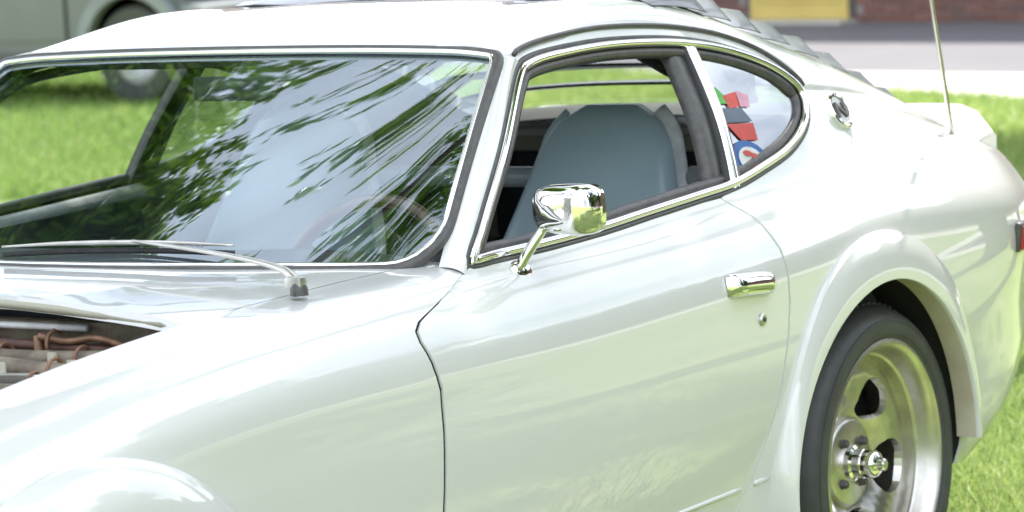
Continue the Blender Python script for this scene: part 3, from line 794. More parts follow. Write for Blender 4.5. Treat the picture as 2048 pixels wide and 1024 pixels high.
# ---- badge, aerial, side marker
def sail(x, z): return RL.ev(np.array([x]), np.array([RL.s_of_z(x, z, 1.07)]))[0]
p = sail(2.345, 1.012); n = np.cross(sail(2.385, 1.012)-sail(2.305, 1.012), sail(2.345, 1.046)-sail(2.345, .978)); n /= np.linalg.norm(n)
p = np.max([np.dot(sail(2.345+dx, 1.012+dz)-p, n) for dx in (-.03, 0, .03) for dz in (-.03, 0, .03)])*n+p
for sgn in (1, -1):
    bd = empty('round_badge', tuple((p+.004*n)*SG(sgn)), car)
    q = Vector(n*SG(sgn)).to_track_quat('Z', 'Y'); bd.rotation_mode = 'QUATERNION'; bd.rotation_quaternion = q
    r_ = lathe('badge_ring', [(.030, .001), (.031, .006), (.036, .007), (.039, .005), (.040, -.014)], m_chrome, bd, n=40, sgn=1); r_.rotation_euler = (R(90), 0, 0)
    r_ = lathe('badge_disc', [(0, .004), (.030, .0035)], m_alu, bd, n=40, sgn=1); r_.rotation_euler = (R(90), 0, 0)
    bm = bmesh.new()
    for (x0, y0, x1, y1, w_) in ((-.016, .017, .016, .017, .006), (.015, .016, -.015, -.016, .007), (-.016, -.017, .016, -.017, .006)):
        d_ = Vector((x1-x0, y1-y0, 0)).normalized(); pn = Vector((-d_.y, d_.x, 0))*w_/2
        vs = [bm.verts.new((x, y, z)) for z in (.003, .0075) for x, y in ((x0+pn.x, y0+pn.y), (x1+pn.x, y1+pn.y), (x1-pn.x, y1-pn.y), (x0-pn.x, y0-pn.y))]
        bm.faces.new(vs[4:]); bm.faces.new(vs[:4][::-1])
        for k in range(4): bm.faces.new((vs[k], vs[(k+1) % 4], vs[4+(k+1) % 4], vs[4+k]))
    zz = bm_obj('badge_letter', bm, m_trimdk, bd)
    zz.rotation_euler = (0, 0, R(90) if sgn > 0 else R(90))
an = empty('aerial', (0, 0, 0), car)
ab = np.array([2.925, -.640, .889])
lathe('aerial_base', [(0, .020), (.006, .019), (.010, .012), (.018, .006), (.020, 0)], m_trimdk, an, n=20).location = tuple(ab)
scene.collection.objects[-1].rotation_euler = (R(90), 0, 0)
P = np.array([ab+np.array([0, 0, .01]), ab+(np.array([2.845, -.640, 1.203])-ab)*1.0, ab+(np.array([2.845, -.640, 1.203])-ab)*2.4])
tube('aerial_mast', resample(P, 12), np.linspace(.0055, .0035, 12), m_polish, an, n=8)
for sgn in (1, -1):
    f = SG(sgn)
    p, n = side_pt(2.972, .692, .004)
    mk = empty('side_marker', tuple(p*f), car)
    mk.rotation_euler = (R(8)*sgn, 0, R(11)*sgn if True else 0)
    bm = bmesh.new(); box(bm, (-.048, -.008, -.032), (.056, .008, .032)); o = bm_obj('marker_bezel', bm, m_trimdk, mk, bevel=.006)
    bm = bmesh.new(); box(bm, (-.041, -.016*sgn if sgn > 0 else .0, -.026), (.049, 0 if sgn > 0 else .016, .026)); o = bm_obj('marker_lens', bm, m_red, mk, bevel=.004)

# ---- stickers on the quarter glass
def sticker(pts, m, off=.003, nm='sticker'):
    V2, T = panel2d(poly_side(RL, pts, 1.07), h=.02)
    return lift(V2, T, RL.ev, RL.normal, rim=0, sides=(1,), material=m, name=nm, parent=qglass, inset=-off+.010)
def sm(n, c): return mat(n, c, .45, noise=(tuple(v*.85 for v in c), 40, 2))
m_sg, m_sr, m_sb, m_sd, m_sp, m_sw = sm('green_sticker', (.09, .42, .05)), sm('red_sticker', (.55, .06, .04)), sm('blue_sticker', (.03, .12, .36)), sm('slate_sticker', (.10, .13, .18)), sm('pink_sticker', (.62, .30, .38)), sm('white_sticker', (.65, .66, .66))
def ell(cx, cz, a, b, tilt=0, n=20):
    return [(cx+a*math.cos(t)*math.cos(R(tilt))-b*math.sin(t)*math.sin(R(tilt)), cz+a*math.cos(t)*math.sin(R(tilt))+b*math.sin(t)*math.cos(R(tilt))) for t in np.linspace(0, 2*math.pi, n, endpoint=False)]
STK = [([(1.912, 1.10), (1.95, 1.098), (1.982, 1.064), (1.915, 1.068)], m_sg), ([(1.958, 1.08), (2.010, 1.084), (2.000, 1.056), (1.962, 1.056)], m_sr), ([(2.012, 1.086), (2.05, 1.074), (2.035, 1.052), (2.004, 1.056)], m_sp),
       ([(1.905, 1.062), (2.005, 1.053), (2.022, 1.026), (1.898, 1.034)], m_sd), ([(1.925, 1.030), (2.022, 1.023), (2.015, .990), (1.955, .996)], m_sr),
       (ell(1.962, .955, .066, .040, -8), m_sb)]
for pts, m in STK: sticker(pts, m)
sticker(ell(1.963, .957, .044, .025, -8), m_sw, .0045)
for cx_, cz_, a_ in ((1.955, .970, .016), (1.975, .963, .012), (1.963, .949, .019), (1.985, .951, .010)): sticker(ell(cx_, cz_, a_, .0055, -10), m_sr, .006)

# ================================================================== interior
def simple_box(nm, lo, hi, m, bev=.01, parent=car):
    bm = bmesh.new(); box(bm, lo, hi); return bm_obj(nm, bm, m, parent, bevel=bev)
simple_box('cabin_floor', (.45, -.66, .20), (2.0, .66, .23), m_dark)
simple_box('firewall', (.44, -.66, .20), (.47, .66, .85), m_engine)
simple_box('rear_deck', (2.02, -.62, .60), (3.13, .62, .66), m_dark)
simple_box('rear_bulkhead', (1.99, -.62, .20), (2.03, .62, .66), m_dark)
simple_box('tail_trim', (3.02, -.60, .66), (3.06, .60, .90), m_dark)
simple_box('tail_trim_strip', (3.005, -.58, .865), (3.02, .58, .90), m_cream, .004)
simple_box('transmission_tunnel', (.5, -.12, .22), (2.0, .12, .48), m_dark, .05)
# dashboard
dash = empty('dashboard', (0, 0, 0), car)
V = []; Fc = []; prof = [(.80, .875), (.92, .888), (1.02, .885), (1.06, .868), (1.07, .83), (1.05, .72), (.98, .60), (.80, .60)]
for k in range(13):
    y = -.64+1.28*k/12
    for (x, z) in prof: V.append((x+.04*(y/.64)**2, y, z-.01*(y/.64)**2+(.012*math.exp(-((y+.34)/.16)**2) if z > .8 else 0)))
m_ = len(prof)
for k in range(12):
    for j in range(m_): Fc.append((k*m_+j, k*m_+(j+1) % m_, (k+1)*m_+(j+1) % m_, (k+1)*m_+j))
Fc += [tuple(range(m_)), tuple(12*m_+j for j in range(m_))[::-1]]
mesh_obj('dash_top', V, Fc, m_dark, dash).data.set_sharp_from_angle(angle=R(50))
for y in (-.40, -.27):
    o = lathe('gauge', [(0, .0), (.045, .0), (.05, .012), (.054, .012), (.055, -.03)], m_trimdk, dash, n=24); o.rotation_euler = (0, 0, R(-90)); o.location = (1.075, y, .80)
# steering wheel
stw = empty('steering_wheel', (1.165, -.335, .785), car); stw.rotation_euler = (0, R(-66), 0)
tube('wheel_rim', [(.185*math.cos(t), .185*math.sin(t), 0) for t in np.linspace(0, 2*math.pi, 48, endpoint=False)], .0125, m_wood, stw, closed=True, n=10)
for a in (0, 120, 240):
    P = [(.03*math.cos(R(a+180)), .03*math.sin(R(a+180)), -.03), (.18*math.cos(R(a+180)), .18*math.sin(R(a+180)), -.002)]
    tube('spoke', resample(np.array(P), 5), .012, m_alu, stw, n=8, flat=(1.6, .3))
o = lathe('wheel_hub', [(0, .012), (.03, .01), (.045, 0), (.04, -.04), (.03, -.10)], m_dark, stw, n=24); o.rotation_euler = (R(90), 0, 0)
tube('column', np.array([(1.13, -.335, .77), (.95, -.335, .70)]), .03, m_dark, car, n=12)

def make_seat(y0):
    st = empty('seat', (1.62, y0, .28), car)
    # backrest: rounded slab, lofted along height
    NH = 22; NA = 28; V = []; Fc = []
    for i in range(NH+1):
        t = i/NH; h = .04+t*.735
        hw = np.interp(t, [0, .35, .62, .80, .90, .96, 1.0], [.245, .252, .212, .168, .146, .118, .06]); th = np.interp(t, [0, .5, .85, 1], [.085, .075, .055, .02])
        lean = .12+.30*t+.02*math.sin(math.pi*t)
        for k in range(NA):
            a = 2*math.pi*k/NA; c_, s_ = math.cos(a), math.sin(a)
            yy = abs(s_)**.62*math.copysign(1, s_)*hw; xx = abs(c_)**.75*math.copysign(1, c_)*th
            if xx < 0: xx += -.022*(abs(yy)/hw)**4*(1-t*.6)+.006
            V.append((lean+xx, yy, h))
    for i in range(NH):
        for k in range(NA):
            l = (k+1) % NA; Fc.append((i*NA+k, i*NA+l, (i+1)*NA+l, (i+1)*NA+k))
    Fc += [tuple(range(NA))[::-1], tuple(NH*NA+k for k in range(NA))]
    b = mesh_obj('backrest', V, Fc, m_seat, st)
    # edge strip over each seat shoulder, one painted pale as a sunlit rim, and a seam across the back
    for sg in (-1, 1):
        P = []
        for t in np.linspace(.12, .97, 26):
            h = .04+t*.745; hw = np.interp(t, [0, .35, .62, .80, .90, .96, 1.0], [.245, .252, .212, .168, .146, .118, .06]); th = np.interp(t, [0, .5, .85, 1], [.085, .075, .055, .02])
            lean = .12+.30*t+.02*math.sin(math.pi*t)
            P.append((lean+th*.1, sg*(hw+.001), h))
        tube('edge_strip', P, .014 if sg < 0 else .006, m_seatedge if sg < 0 else m_seat, b, n=8, flat=(1.3, .7))
    P = []
    for s_ in np.linspace(-1, 1, 15):
        t = .40; hw = .25; th = .08; lean = .12+.30*t+.02
        P.append((lean-th*(1-abs(s_)**3*.4)-.004, s_*hw*.8, .04+t*.745))
    tube('seam', P, .006, m_seat, b, n=6)
    bm = bmesh.new(); box(bm, (-.36, -.25, .02), (.16, .25, .18)); bm_obj('seat_cushion', bm, m_seat, st, smooth=True, bevel=.05)
    return st
make_seat(-.338); make_seat(.395)
# harness bar across the cabin
hbar = tube('harness_bar', np.array([(2.09, -.60, .905), (2.09, 0, .905), (2.09, .60, .905)]), .021, m_bar, car, n=14)
for y in (-.44, .44):
    tube('bar_brace', np.array([(2.09, y, .90), (2.5, y*.95, .64)]), .016, m_bar, car, n=10)
o = lathe('belt_reel', [(0, .02), (.028, .02), (.032, .012), (.032, -.012), (.028, -.02), (0, -.02)], m_grey_int, car, n=20); o.location = (2.02, -.53, .905)
# interior trim on the quarter behind the seats
for sgn in (1, -1):
    Q = [(1.86, 1.185), (1.88, 1.16), (2.0, 1.115), (2.12, 1.075), (2.2, 1.045), (2.32, 1.04), (2.32, 1.13), (2.1, 1.19)]
    V2, T = panel2d(Q, h=.04)
    P = [(x, -sgn*.50, z) for x, z in V2]; mesh_obj('quarter_trim', P, T, m_grey_int, car)
    tube('trim_edge', np.array([(x, -sgn*.498, z) for x, z in Q[:6]]), .009, m_rubber, car, n=6)
    # inner quarter side below the window
    V2, T = panel2d([(1.9, .60), (3.02, .62), (3.02, .89), (2.5, .93), (2.25, .97), (1.9, .90)], h=.08)
    mesh_obj('quarter_lining', [(x, -sgn*(.66-.04*max(0, x-2.6)), z) for x, z in V2], T, m_dark, car)
# door cards
for di, sgn in ((0, 1), (1, -1)):
    V2, T = panel2d([(.95, .30), (1.78, .30), (1.84, .60), (1.80, .885), (.95, .865)], h=.08)
    mesh_obj('door_card', [(x, -sgn*.672, z) for x, z in V2], T, m_dark, doors[di])
    tube('window_ledge', np.array([(.96, -sgn*.685, .872), (1.4, -sgn*.688, .880), (1.82, -sgn*.686, .900)]), .016, m_trimdk if sgn > 0 else m_seatedge, doors[di], n=8)  # passenger ledge coloured pale to paint in its sunlit top
# rear view mirror
o = simple_box('interior_mirror', (1.26, -.09, 1.13), (1.275, .09, 1.175), m_dark, .006)
tube('mirror_stem', np.array([(1.27, 0, 1.17), (1.31, 0, 1.20)]), .006, m_dark, car, n=6)

# ================================================================== engine bay
bay = empty('engine_bay', (0, 0, 0), car)
simple_box('bay_floor', (-.75, -.58, .22), (.40, .58, .25), m_engine, .01, bay)
for sgn in (1, -1):
    simple_box('bay_side', (-.75, min(sgn*.575, sgn*.59), .24), (.34, max(sgn*.575, sgn*.59), .80), m_engine, .004, bay)
    o = lathe('strut_tower', [(0, .70), (.05, .70), (.09, .69), (.105, .66), (.115, .40)], m_engine, bay, n=24); o.rotation_euler = (R(90), 0, 0); o.location = (.02, sgn*.46, 0)
simple_box('bay_front', (-.77, -.58, .24), (-.75, .58, .66), m_engine, .004, bay)
# cowl lip and drain ledge
tube('cowl_flange', np.array([(.345+.075*(1-(abs(y)/.585)**2), y, .862+.022*(1-abs(y)/.6)) for y in np.linspace(-.585, .585, 15)]), .007, m_cream, bay, n=8)
simple_box('firewall_ledge', (.30, -.57, .775), (.40, .57, .79), m_engine, .004, bay)
tube('firewall_flange', np.array([(.425, y, .842) for y in np.linspace(-.33, .45, 7)]), .0085, m_seatedge, bay, n=8, flat=(1, .7))
for k, (x, z, r_, m, y0) in enumerate([(.415, .815, .009, m_redhose, -.42), (.375, .800, .016, m_engine, -.50), (.335, .790, .012, m_hose, -.50), (.285, .795, .018, m_engine, -.52), (.235, .785, .010, m_alu, -.54),
                                       (.19, .79, .014, m_hose, -.55), (.14, .785, .019, m_engine, -.55), (.08, .78, .012, m_hose, -.55), (.03, .775, .016, m_engine, -.55), (-.03, .77, .013, m_hose, -.55)]):
    P = catmull([(x+random.uniform(-.008, .008), y, z+random.uniform(-.006, .006)) for y in np.linspace(y0, .45, 8)], 4)
    tube('bay_hose' if m is not m_alu else 'fuel_pipe', P, r_, m, bay, n=10)
tube('wiring_loom', catmull([(.40, -.47, .80), (.39, -.42, .825), (.405, -.36, .83), (.41, -.30, .822), (.40, -.25, .83)], 5), .0055, m_copper, bay, n=8)
for (x, y, z) in ((.415, -.27, .817), (.415, -.12, .817), (.375, -.36, .80), (.375, -.20, .80), (.285, -.38, .795), (.285, -.22, .795), (.19, -.42, .79), (.14, -.33, .785), (.14, -.45, .785)):
    tube('hose_clamp', [(x+.021*math.cos(t), y, z+.021*math.sin(t)) for t in np.linspace(0, 2*math.pi, 16, endpoint=False)], .0032, m_copper, bay, closed=True, n=6, up=(0, 1, 0))
for (x, y) in ((.405, -.245), (.40, -.05), (.36, -.31), (.30, -.40), (.25, -.30)):
    tube('bracket_post', np.array([(x, y, .70), (x, y, .83 if x > .38 else .812)]), .008, m_cream if x < .38 else m_copper, bay, n=8)
bm = bmesh.new(); box(bm, (-.55, -.13, .35), (.25, .16, .68)); bm_obj('engine_block', bm, m_engine, bay, bevel=.03)
bm = bmesh.new(); box(bm, (-.52, -.07, .68), (.20, .10, .745)); bm_obj('cam_cover', bm, m_alu, bay, bevel=.02)
# open hood, hinged at the nose and tipped forward
NX, NY = 12, 17; V = []; Fc = []
for i in range(NX+1):
    x = -.78+1.14*i/NX
    for j in range(NY):
        y = -.594+1.188*j/(NY-1)
        V.append(FL.ev(np.array([x]), np.array([FL.s_of_w(x, min(abs(y), .594), .7)]))[0]*np.array([1, 1, 1])); V[-1] = np.array([x, y, V[-1][2]])
Vt = np.array(V); Vb = Vt-np.array([0, 0, .022]); n1 = len(Vt); V = list(Vt)+list(Vb)
for i in range(NX):
    for j in range(NY-1):
        a = i*NY+j; Fc.append((a, a+NY, a+NY+1, a+1)); Fc.append((n1+a, n1+a+1, n1+a+NY+1, n1+a+NY))
for i in range(NX):
    for j in (0, NY-1):
        a = i*NY+j; q = (a, a+NY, n1+a+NY, n1+a); Fc.append(q if j else q[::-1])
for j in range(NY-1):
    for i in (0, NX):
        a = i*NY+j; q = (a, a+1, n1+a+1, n1+a); Fc.append(q if i == 0 else q[::-1])
hinge = np.array([-.80, 0, .68]); ang = R(-72)
Rm = np.array([[math.cos(ang), 0, math.sin(ang)], [0, 1, 0], [-math.sin(ang), 0, math.cos(ang)]])
V = [(Rm@(v-hinge))+hinge for v in V]
o = mesh_obj('hood', V, Fc, m_paint, car); o.data.set_sharp_from_angle(angle=R(40))

# ================================================================== SETTING
def ground_mat(name, c1, c2, c3, s1, s2, rough=.9, bump=(40, .3, .02)):
    m, t, b = new_mat(name); b.inputs['Roughness'].default_value = rough; b.inputs['Specular IOR Level'].default_value = .2
    tc = t.nodes.new('ShaderNodeTexCoord')
    n1 = t.nodes.new('ShaderNodeTexNoise'); n1.inputs['Scale'].default_value = s1; n1.inputs['Detail'].default_value = 5
    n2 = t.nodes.new('ShaderNodeTexNoise'); n2.inputs['Scale'].default_value = s2; n2.inputs['Detail'].default_value = 6
    r1 = t.nodes.new('ShaderNodeValToRGB'); r1.color_ramp.elements[0].color = (*c1, 1); r1.color_ramp.elements[1].color = (*c2, 1)
    r1.color_ramp.elements[0].position = .35; r1.color_ramp.elements[1].position = .65
    mx = t.nodes.new('ShaderNodeMixRGB'); mx.inputs[2].default_value = (*c3, 1)
    r2 = t.nodes.new('ShaderNodeValToRGB'); r2.color_ramp.elements[0].position = .5; r2.color_ramp.elements[1].position = .72
    for n in (n1, n2): t.links.new(tc.outputs['Object'], n.inputs['Vector'])
    t.links.new(n1.outputs[0], r1.inputs[0]); t.links.new(r1.outputs[0], mx.inputs[1]); t.links.new(n2.outputs[0], r2.inputs[0]); t.links.new(r2.outputs[0], mx.inputs[0])
    t.links.new(mx.outputs[0], b.inputs['Base Color'])
    bp = t.nodes.new('ShaderNodeBump'); bp.inputs['Strength'].default_value = bump[1]; bp.inputs['Distance'].default_value = bump[2]
    n3 = t.nodes.new('ShaderNodeTexNoise'); n3.inputs['Scale'].default_value = bump[0]; n3.inputs['Detail'].default_value = 5
    t.links.new(tc.outputs['Object'], n3.inputs['Vector']); t.links.new(n3.outputs[0], bp.inputs['Height']); t.links.new(bp.outputs[0], b.inputs['Normal'])
    return m
m_lawn = ground_mat('lawn_soil', (.18, .245, .075), (.24, .31, .10), (.34, .33, .17), .6, 2.3)
m_road = ground_mat('asphalt', (.15, .145, .157), (.168, .163, .172), (.138, .133, .144), 1.5, 30, bump=(220, .3, .01))
m_conc = ground_mat('concrete', (.50, .48, .44), (.56, .54, .50), (.45, .43, .39), 2, 20, bump=(90, .2, .01))
def sheet(name, P, z, m):
    o = mesh_obj(name, [(x, y, z) for x, y in P], [tuple(range(len(P)))], m, None, False); return tag(o, kind='structure')
BA = R(12.5)                         # the street runs at this angle to the car's cross axis
bd_ = np.array([math.sin(BA), math.cos(BA)]); bn_ = np.array([math.cos(BA), -math.sin(BA)])
def strip_pt(x0, t, off): p = np.array([15.0, 5.4])+bd_*t+bn_*(off); return p
sheet('lawn', [(-400, -400), (400, -400), (400, 400), (-400, 400)], 0, m_lawn)
def strip(name, o0, o1, z, m, t0=-120, t1=160):
    a, b, c, d = strip_pt(0, t0, o0), strip_pt(0, t0, o1), strip_pt(0, t1, o1), strip_pt(0, t1, o0)
    return sheet(name, [a, b, c, d], z, m)
# pavement, kerb, road
def slab(name, o0, o1, z0, z1, m, t0=-120, t1=160):
    bm = bmesh.new(); P = [strip_pt(0, t0, o0), strip_pt(0, t0, o1), strip_pt(0, t1, o1), strip_pt(0, t1, o0)]
    lo = [bm.verts.new((p[0], p[1], z0)) for p in P]; hi = [bm.verts.new((p[0], p[1], z1)) for p in P]
    bm.faces.new(hi); 
    for k in range(4): bm.faces.new((lo[k], lo[(k+1) % 4], hi[(k+1) % 4], hi[k]))
    return tag(bm_obj(name, bm, m), kind='structure')
PAV = [(17.35, 9.15), (13.35, 2.5), tuple(strip_pt(0, -120, -1.2)), tuple(strip_pt(0, -120, 1.45)), tuple(strip_pt(0, 3.4, 1.45))]
bm = bmesh.new(); lo = [bm.verts.new((*p, -.02)) for p in PAV]; hi = [bm.verts.new((*p, .012)) for p in PAV]
bm.faces.new(hi)
for k in range(len(PAV)): bm.faces.new((lo[k], lo[(k+1) % len(PAV)], hi[(k+1) % len(PAV)], hi[k]))
tag(bm_obj('pavement', bm, m_conc), kind='structure')
strip('road', 1.45, 6.38, .006, m_road)

# ---- grass blades
m_grass = None
def grass_material():
    m, t, b = new_mat('grass_blades'); b.inputs['Roughness'].default_value = .55
    at = t.nodes.new('ShaderNodeAttribute'); at.attribute_name = 'tint'
    r = t.nodes.new('ShaderNodeValToRGB'); e = r.color_ramp.elements
    e[0].color = (.10, .19, .035, 1); e[1].color = (.66, .62, .34, 1); e[1].position = 1
    q = e.new(.45); q.color = (.34, .47, .13, 1); q = e.new(.8); q.color = (.50, .58, .22, 1)
    t.links.new(at.outputs['Fac'], r.inputs[0]); t.links.new(r.outputs[0], b.inputs['Base Color'])
    b.inputs['Subsurface Weight'].default_value = 0
    tl = t.nodes.new('ShaderNodeBsdfTranslucent'); ad = t.nodes.new('ShaderNodeMixShader'); ad.inputs[0].default_value = .35
    t.links.new(r.outputs[0], tl.inputs[0]); t.links.new(b.outputs[0], ad.inputs[1]); t.links.new(tl.outputs[0], ad.inputs[2])
    t.links.new(ad.outputs[0], t.nodes['Material Output'].inputs[0])
    return m
m_grass = grass_material()
def grass(name, pts, hmin, hmax, width):
    n = len(pts); h = RNG.uniform(hmin, hmax, n); a = RNG.uniform(0, 2*np.pi, n); ln = RNG.normal(0, .55, (n, 2))*h[:, None]
    w = width*RNG.uniform(.6, 1.3, n); dx = np.cos(a)*w/2; dy = np.sin(a)*w/2
    V = np.zeros((n, 5, 3))
    V[:, 0, 0] = pts[:, 0]-dx; V[:, 0, 1] = pts[:, 1]-dy; V[:, 1, 0] = pts[:, 0]+dx; V[:, 1, 1] = pts[:, 1]+dy
    V[:, 2, 0] = pts[:, 0]+dx*.8+ln[:, 0]*.35; V[:, 2, 1] = pts[:, 1]+dy*.8+ln[:, 1]*.35; V[:, 2, 2] = h*.55
    V[:, 3, 0] = pts[:, 0]-dx*.8+ln[:, 0]*.35; V[:, 3, 1] = pts[:, 1]-dy*.8+ln[:, 1]*.35; V[:, 3, 2] = h*.55
    V[:, 4, 0] = pts[:, 0]+ln[:, 0]; V[:, 4, 1] = pts[:, 1]+ln[:, 1]; V[:, 4, 2] = h
    V[:, :, 2] -= .004
    me = bpy.data.meshes.new(name)
    me.vertices.add(n*5); me.vertices.foreach_set('co', V.reshape(-1))
    base = (np.arange(n)*5)[:, None]
    loops = np.concatenate([base+np.array([[0, 1, 2, 3]]), base+np.array([[3, 2, 4]])], 1).reshape(-1)
    starts = (np.arange(n)*7)[:, None]+np.array([[0, 4]])
    me.loops.add(n*7); me.loops.foreach_set('vertex_index', loops.astype(np.int32))
    me.polygons.add(n*2); me.polygons.foreach_set('loop_start', starts.reshape(-1).astype(np.int32)); me.polygons.foreach_set('loop_total', np.tile([4, 3], n).astype(np.int32))
    at = me.attributes.new('tint', 'FLOAT', 'POINT')
    patch = .5+.5*np.sin(pts[:, 0]*1.7+2*np.sin(pts[:, 1]*1.1))*np.sin(pts[:, 1]*1.9+1.3*np.sin(pts[:, 0]*.8))
    tint = np.clip(RNG.normal(.42, .2, n)+.22*(patch-.5)+(RNG.random(n) < .07)*.5, 0, 1)
    at.data.foreach_set('value', np.repeat(tint, 5).astype(np.float32))
    me.materials.append(m_grass); me.update(); me.validate()
    o = bpy.data.objects.new(name, me); COL.objects.link(o); return o
def region(n, x0, x1, fy0, fy1):
    x = RNG.uniform(x0, x1, n); u = RNG.random(n); y = fy0(x)+(fy1(x)-fy0(x))*u
    return np.stack([x, y], -1)
def onlawn(P): return P[(((P-np.array([15.0, 5.4]))@bn_) < 1.44) & ~pip(P, PAV)]
# view wedge right side: visible lawn behind the car
right = lambda x: -3.845+(x+3.716)*math.tan(YAW-R(8.9))-.25
left = lambda x: -3.845+(x+3.716)*math.tan(YAW+R(9.2))
near = region(90000, 3.0, 5.6, lambda x: right(x)-.3, lambda x: right(x)+1.6)
mid = region(120000, 5.6, 9.5, lambda x: right(x)-.3, lambda x: right(x)+3.2)
far = onlawn(region(120000, 9.0, 19.0, lambda x: right(x)-.4, lambda x: left(x)))
under = region(40000, -2.5, 5, lambda x: x*0-4.5, lambda x: x*0+1.2)
side = region(60000, 1.0, 9.0, lambda x: x*0+1.0, lambda x: left(x)*.6+2)
lawn_g = tag(grass('grass', np.vstack([near]), .03, .075, .0055), 'short sunlit green grass of the lawn behind the white car', 'grass', kind='stuff')
tag(grass('grass', np.vstack([mid, far]), .03, .08, .009), 'sunlit lawn grass between the parked cars and the pavement', 'grass', kind='stuff')
tag(grass('grass', np.vstack([under, side]), .03, .07, .009), 'lawn grass around and under the white car', 'grass', kind='stuff')

# ---- brick building across the road
m_mortar = ground_mat('mortar', (.30, .27, .25), (.34, .31, .28), (.26, .24, .22), 3, 30)
m_brick = []
for i, c in enumerate([(.23, .105, .082), (.20, .10, .085), (.26, .125, .095), (.18, .105, .09)]):
    m_brick.append(mat('brick_%d' % i, c, .9, noise=(tuple(v*.8 for v in c), 18, 5), bump=(50, .4, .006)))
m_yellow = mat('yellow_door_paint', (.66, .50, .14), .55, noise=((.60, .45, .12), 2, 3))
m_roofm = mat('grey_roof', (.16, .15, .14), .8, noise=((.2, .19, .18), 5, 4))
bld = empty('brick_building', (*strip_pt(0, 4, 6.40), 0))
tag(bld, 'long red brick building with a yellow door across the road', 'building')
bld.rotation_euler = (0, 0, -BA)
# local frame: x = away from road, y = along the street
def wall_mat():
    m, t, b = new_mat('brick_wall_far'); b.inputs['Roughness'].default_value = .9
    tc = t.nodes.new('ShaderNodeTexCoord'); mp = t.nodes.new('ShaderNodeMapping'); mp.inputs['Rotation'].default_value = (R(90), 0, R(90))
    br = t.nodes.new('ShaderNodeTexBrick'); br.inputs['Color1'].default_value = (.23, .105, .082, 1); br.inputs['Color2'].default_value = (.19, .10, .085, 1); br.inputs['Mortar'].default_value = (.32, .29, .27, 1)
    br.inputs['Scale'].default_value = 1; br.inputs['Brick Width'].default_value = .215; br.inputs['Row Height'].default_value = .075; br.inputs['Mortar Size'].default_value = .006
    sx = t.nodes.new('ShaderNodeSeparateXYZ'); cx = t.nodes.new('ShaderNodeCombineXYZ')
    t.links.new(tc.outputs['Object'], sx.inputs[0]); t.links.new(sx.outputs[1], cx.inputs[0]); t.links.new(sx.outputs[2], cx.inputs[1])
    t.links.new(cx.outputs[0], br.inputs['Vector']); t.links.new(br.outputs[0], b.inputs['Base Color'])
    return m
m_wallfar = wall_mat()
def lbox(nm, lo, hi, m, bev=0, parent=bld):
    bm = bmesh.new(); box(bm, lo, hi); return bm_obj(nm, bm, m, parent, bevel=bev)
DY0, DY1 = 1.87, 2.98
lbox('wall', (.05, -60, 0), (8, 60, 3.6), m_wallfar)
lbox('mortar_bed', (.012, -3.1, 0.0), (.05, 5.7, .66), m_mortar)
rf = lbox('roof', (-.5, -60.5, 3.6), (8.5, 60.5, 3.85), m_roofm, .03)
brick_me = []
bm = bmesh.new(); box(bm, (-.0, -.1035, -.0325), (.055, .1035, .0325)); bmesh.ops.bevel(bm, geom=bm.edges[:], offset=.004, segments=1, affect='EDGES')
for m in m_brick:
    me = bpy.data.meshes.new('brick'); bm.to_mesh(me); me.materials.append(m); brick_me.append(me)
bm.free()
nb = 0
for row in range(8):
    y = -3.0+(.1075 if row % 2 else 0)
    while y < 5.6:
        if not (DY0-.12 < y < DY1+.12) and nb < 298:
            o = bpy.data.objects.new('brick', random.choice(brick_me)); COL.objects.link(o); o.parent = bld
            o.location = (random.uniform(-.002, .003), y, .043+row*.075); nb += 1
        y += .215
dr = lbox('door', (-.02, DY0, .035), (.03, DY1, 2.1), m_yellow, .006)
for zz in (.18, .75, 1.35):
    lbox('door_panel', (-.028, DY0+.09, zz), (-.018, DY1-.09, zz+.5), m_yellow, .004, dr)
lbox('door_handle', (-.07, DY1-.10, 1.0), (-.02, DY1-.07, 1.14), m_alu, .004, dr)
lbox('door_frame', (-.01, DY1, 0), (.04, DY1+.06, 2.16), m_trimdk, .004); lbox('door_frame', (-.01, DY0-.06, 0), (.04, DY0, 2.16), m_trimdk, .004); lbox('door_frame', (-.01, DY0-.06, 2.1), (.04, DY1+.06, 2.18), m_trimdk, .004)
lbox('door_step', (-.25, DY0-.1, .0), (.0, DY1+.1, .03), m_conc, .004)
m_win = mat('dark_window_glass', (.03, .04, .05), .08, noise=((.05, .06, .07), 1, 2))
for y0 in (-14, -9.5, -5, 6.5, 11, 15.5, 20):
    w = lbox('window', (.0, y0, 1.0), (.06, y0+1.8, 2.4), m_trimdk, .01)
    lbox('pane', (-.012, y0+.08, 1.08), (.004, y0+.87, 2.32), m_win, 0, w); lbox('pane', (-.012, y0+.93, 1.08), (.004, y0+1.72, 2.32), m_win, 0, w)

# ---- grey off-roader parked on the far side of the lawn
m_grey = mat('grey_vehicle_paint', (.155, .168, .172), .45, .1, .4, .1, noise=((.145, .155, .16), 3, 2))
m_greyl = mat('pale_grey_cladding', (.26, .28, .30), .45, noise=((.21, .23, .25), 6, 3))
suv = empty('off_road_vehicle', (14.6, 11.12, 0)); tag(suv, 'grey boxy off-road vehicle with flared wheel arches parked beyond the white car', 'car')
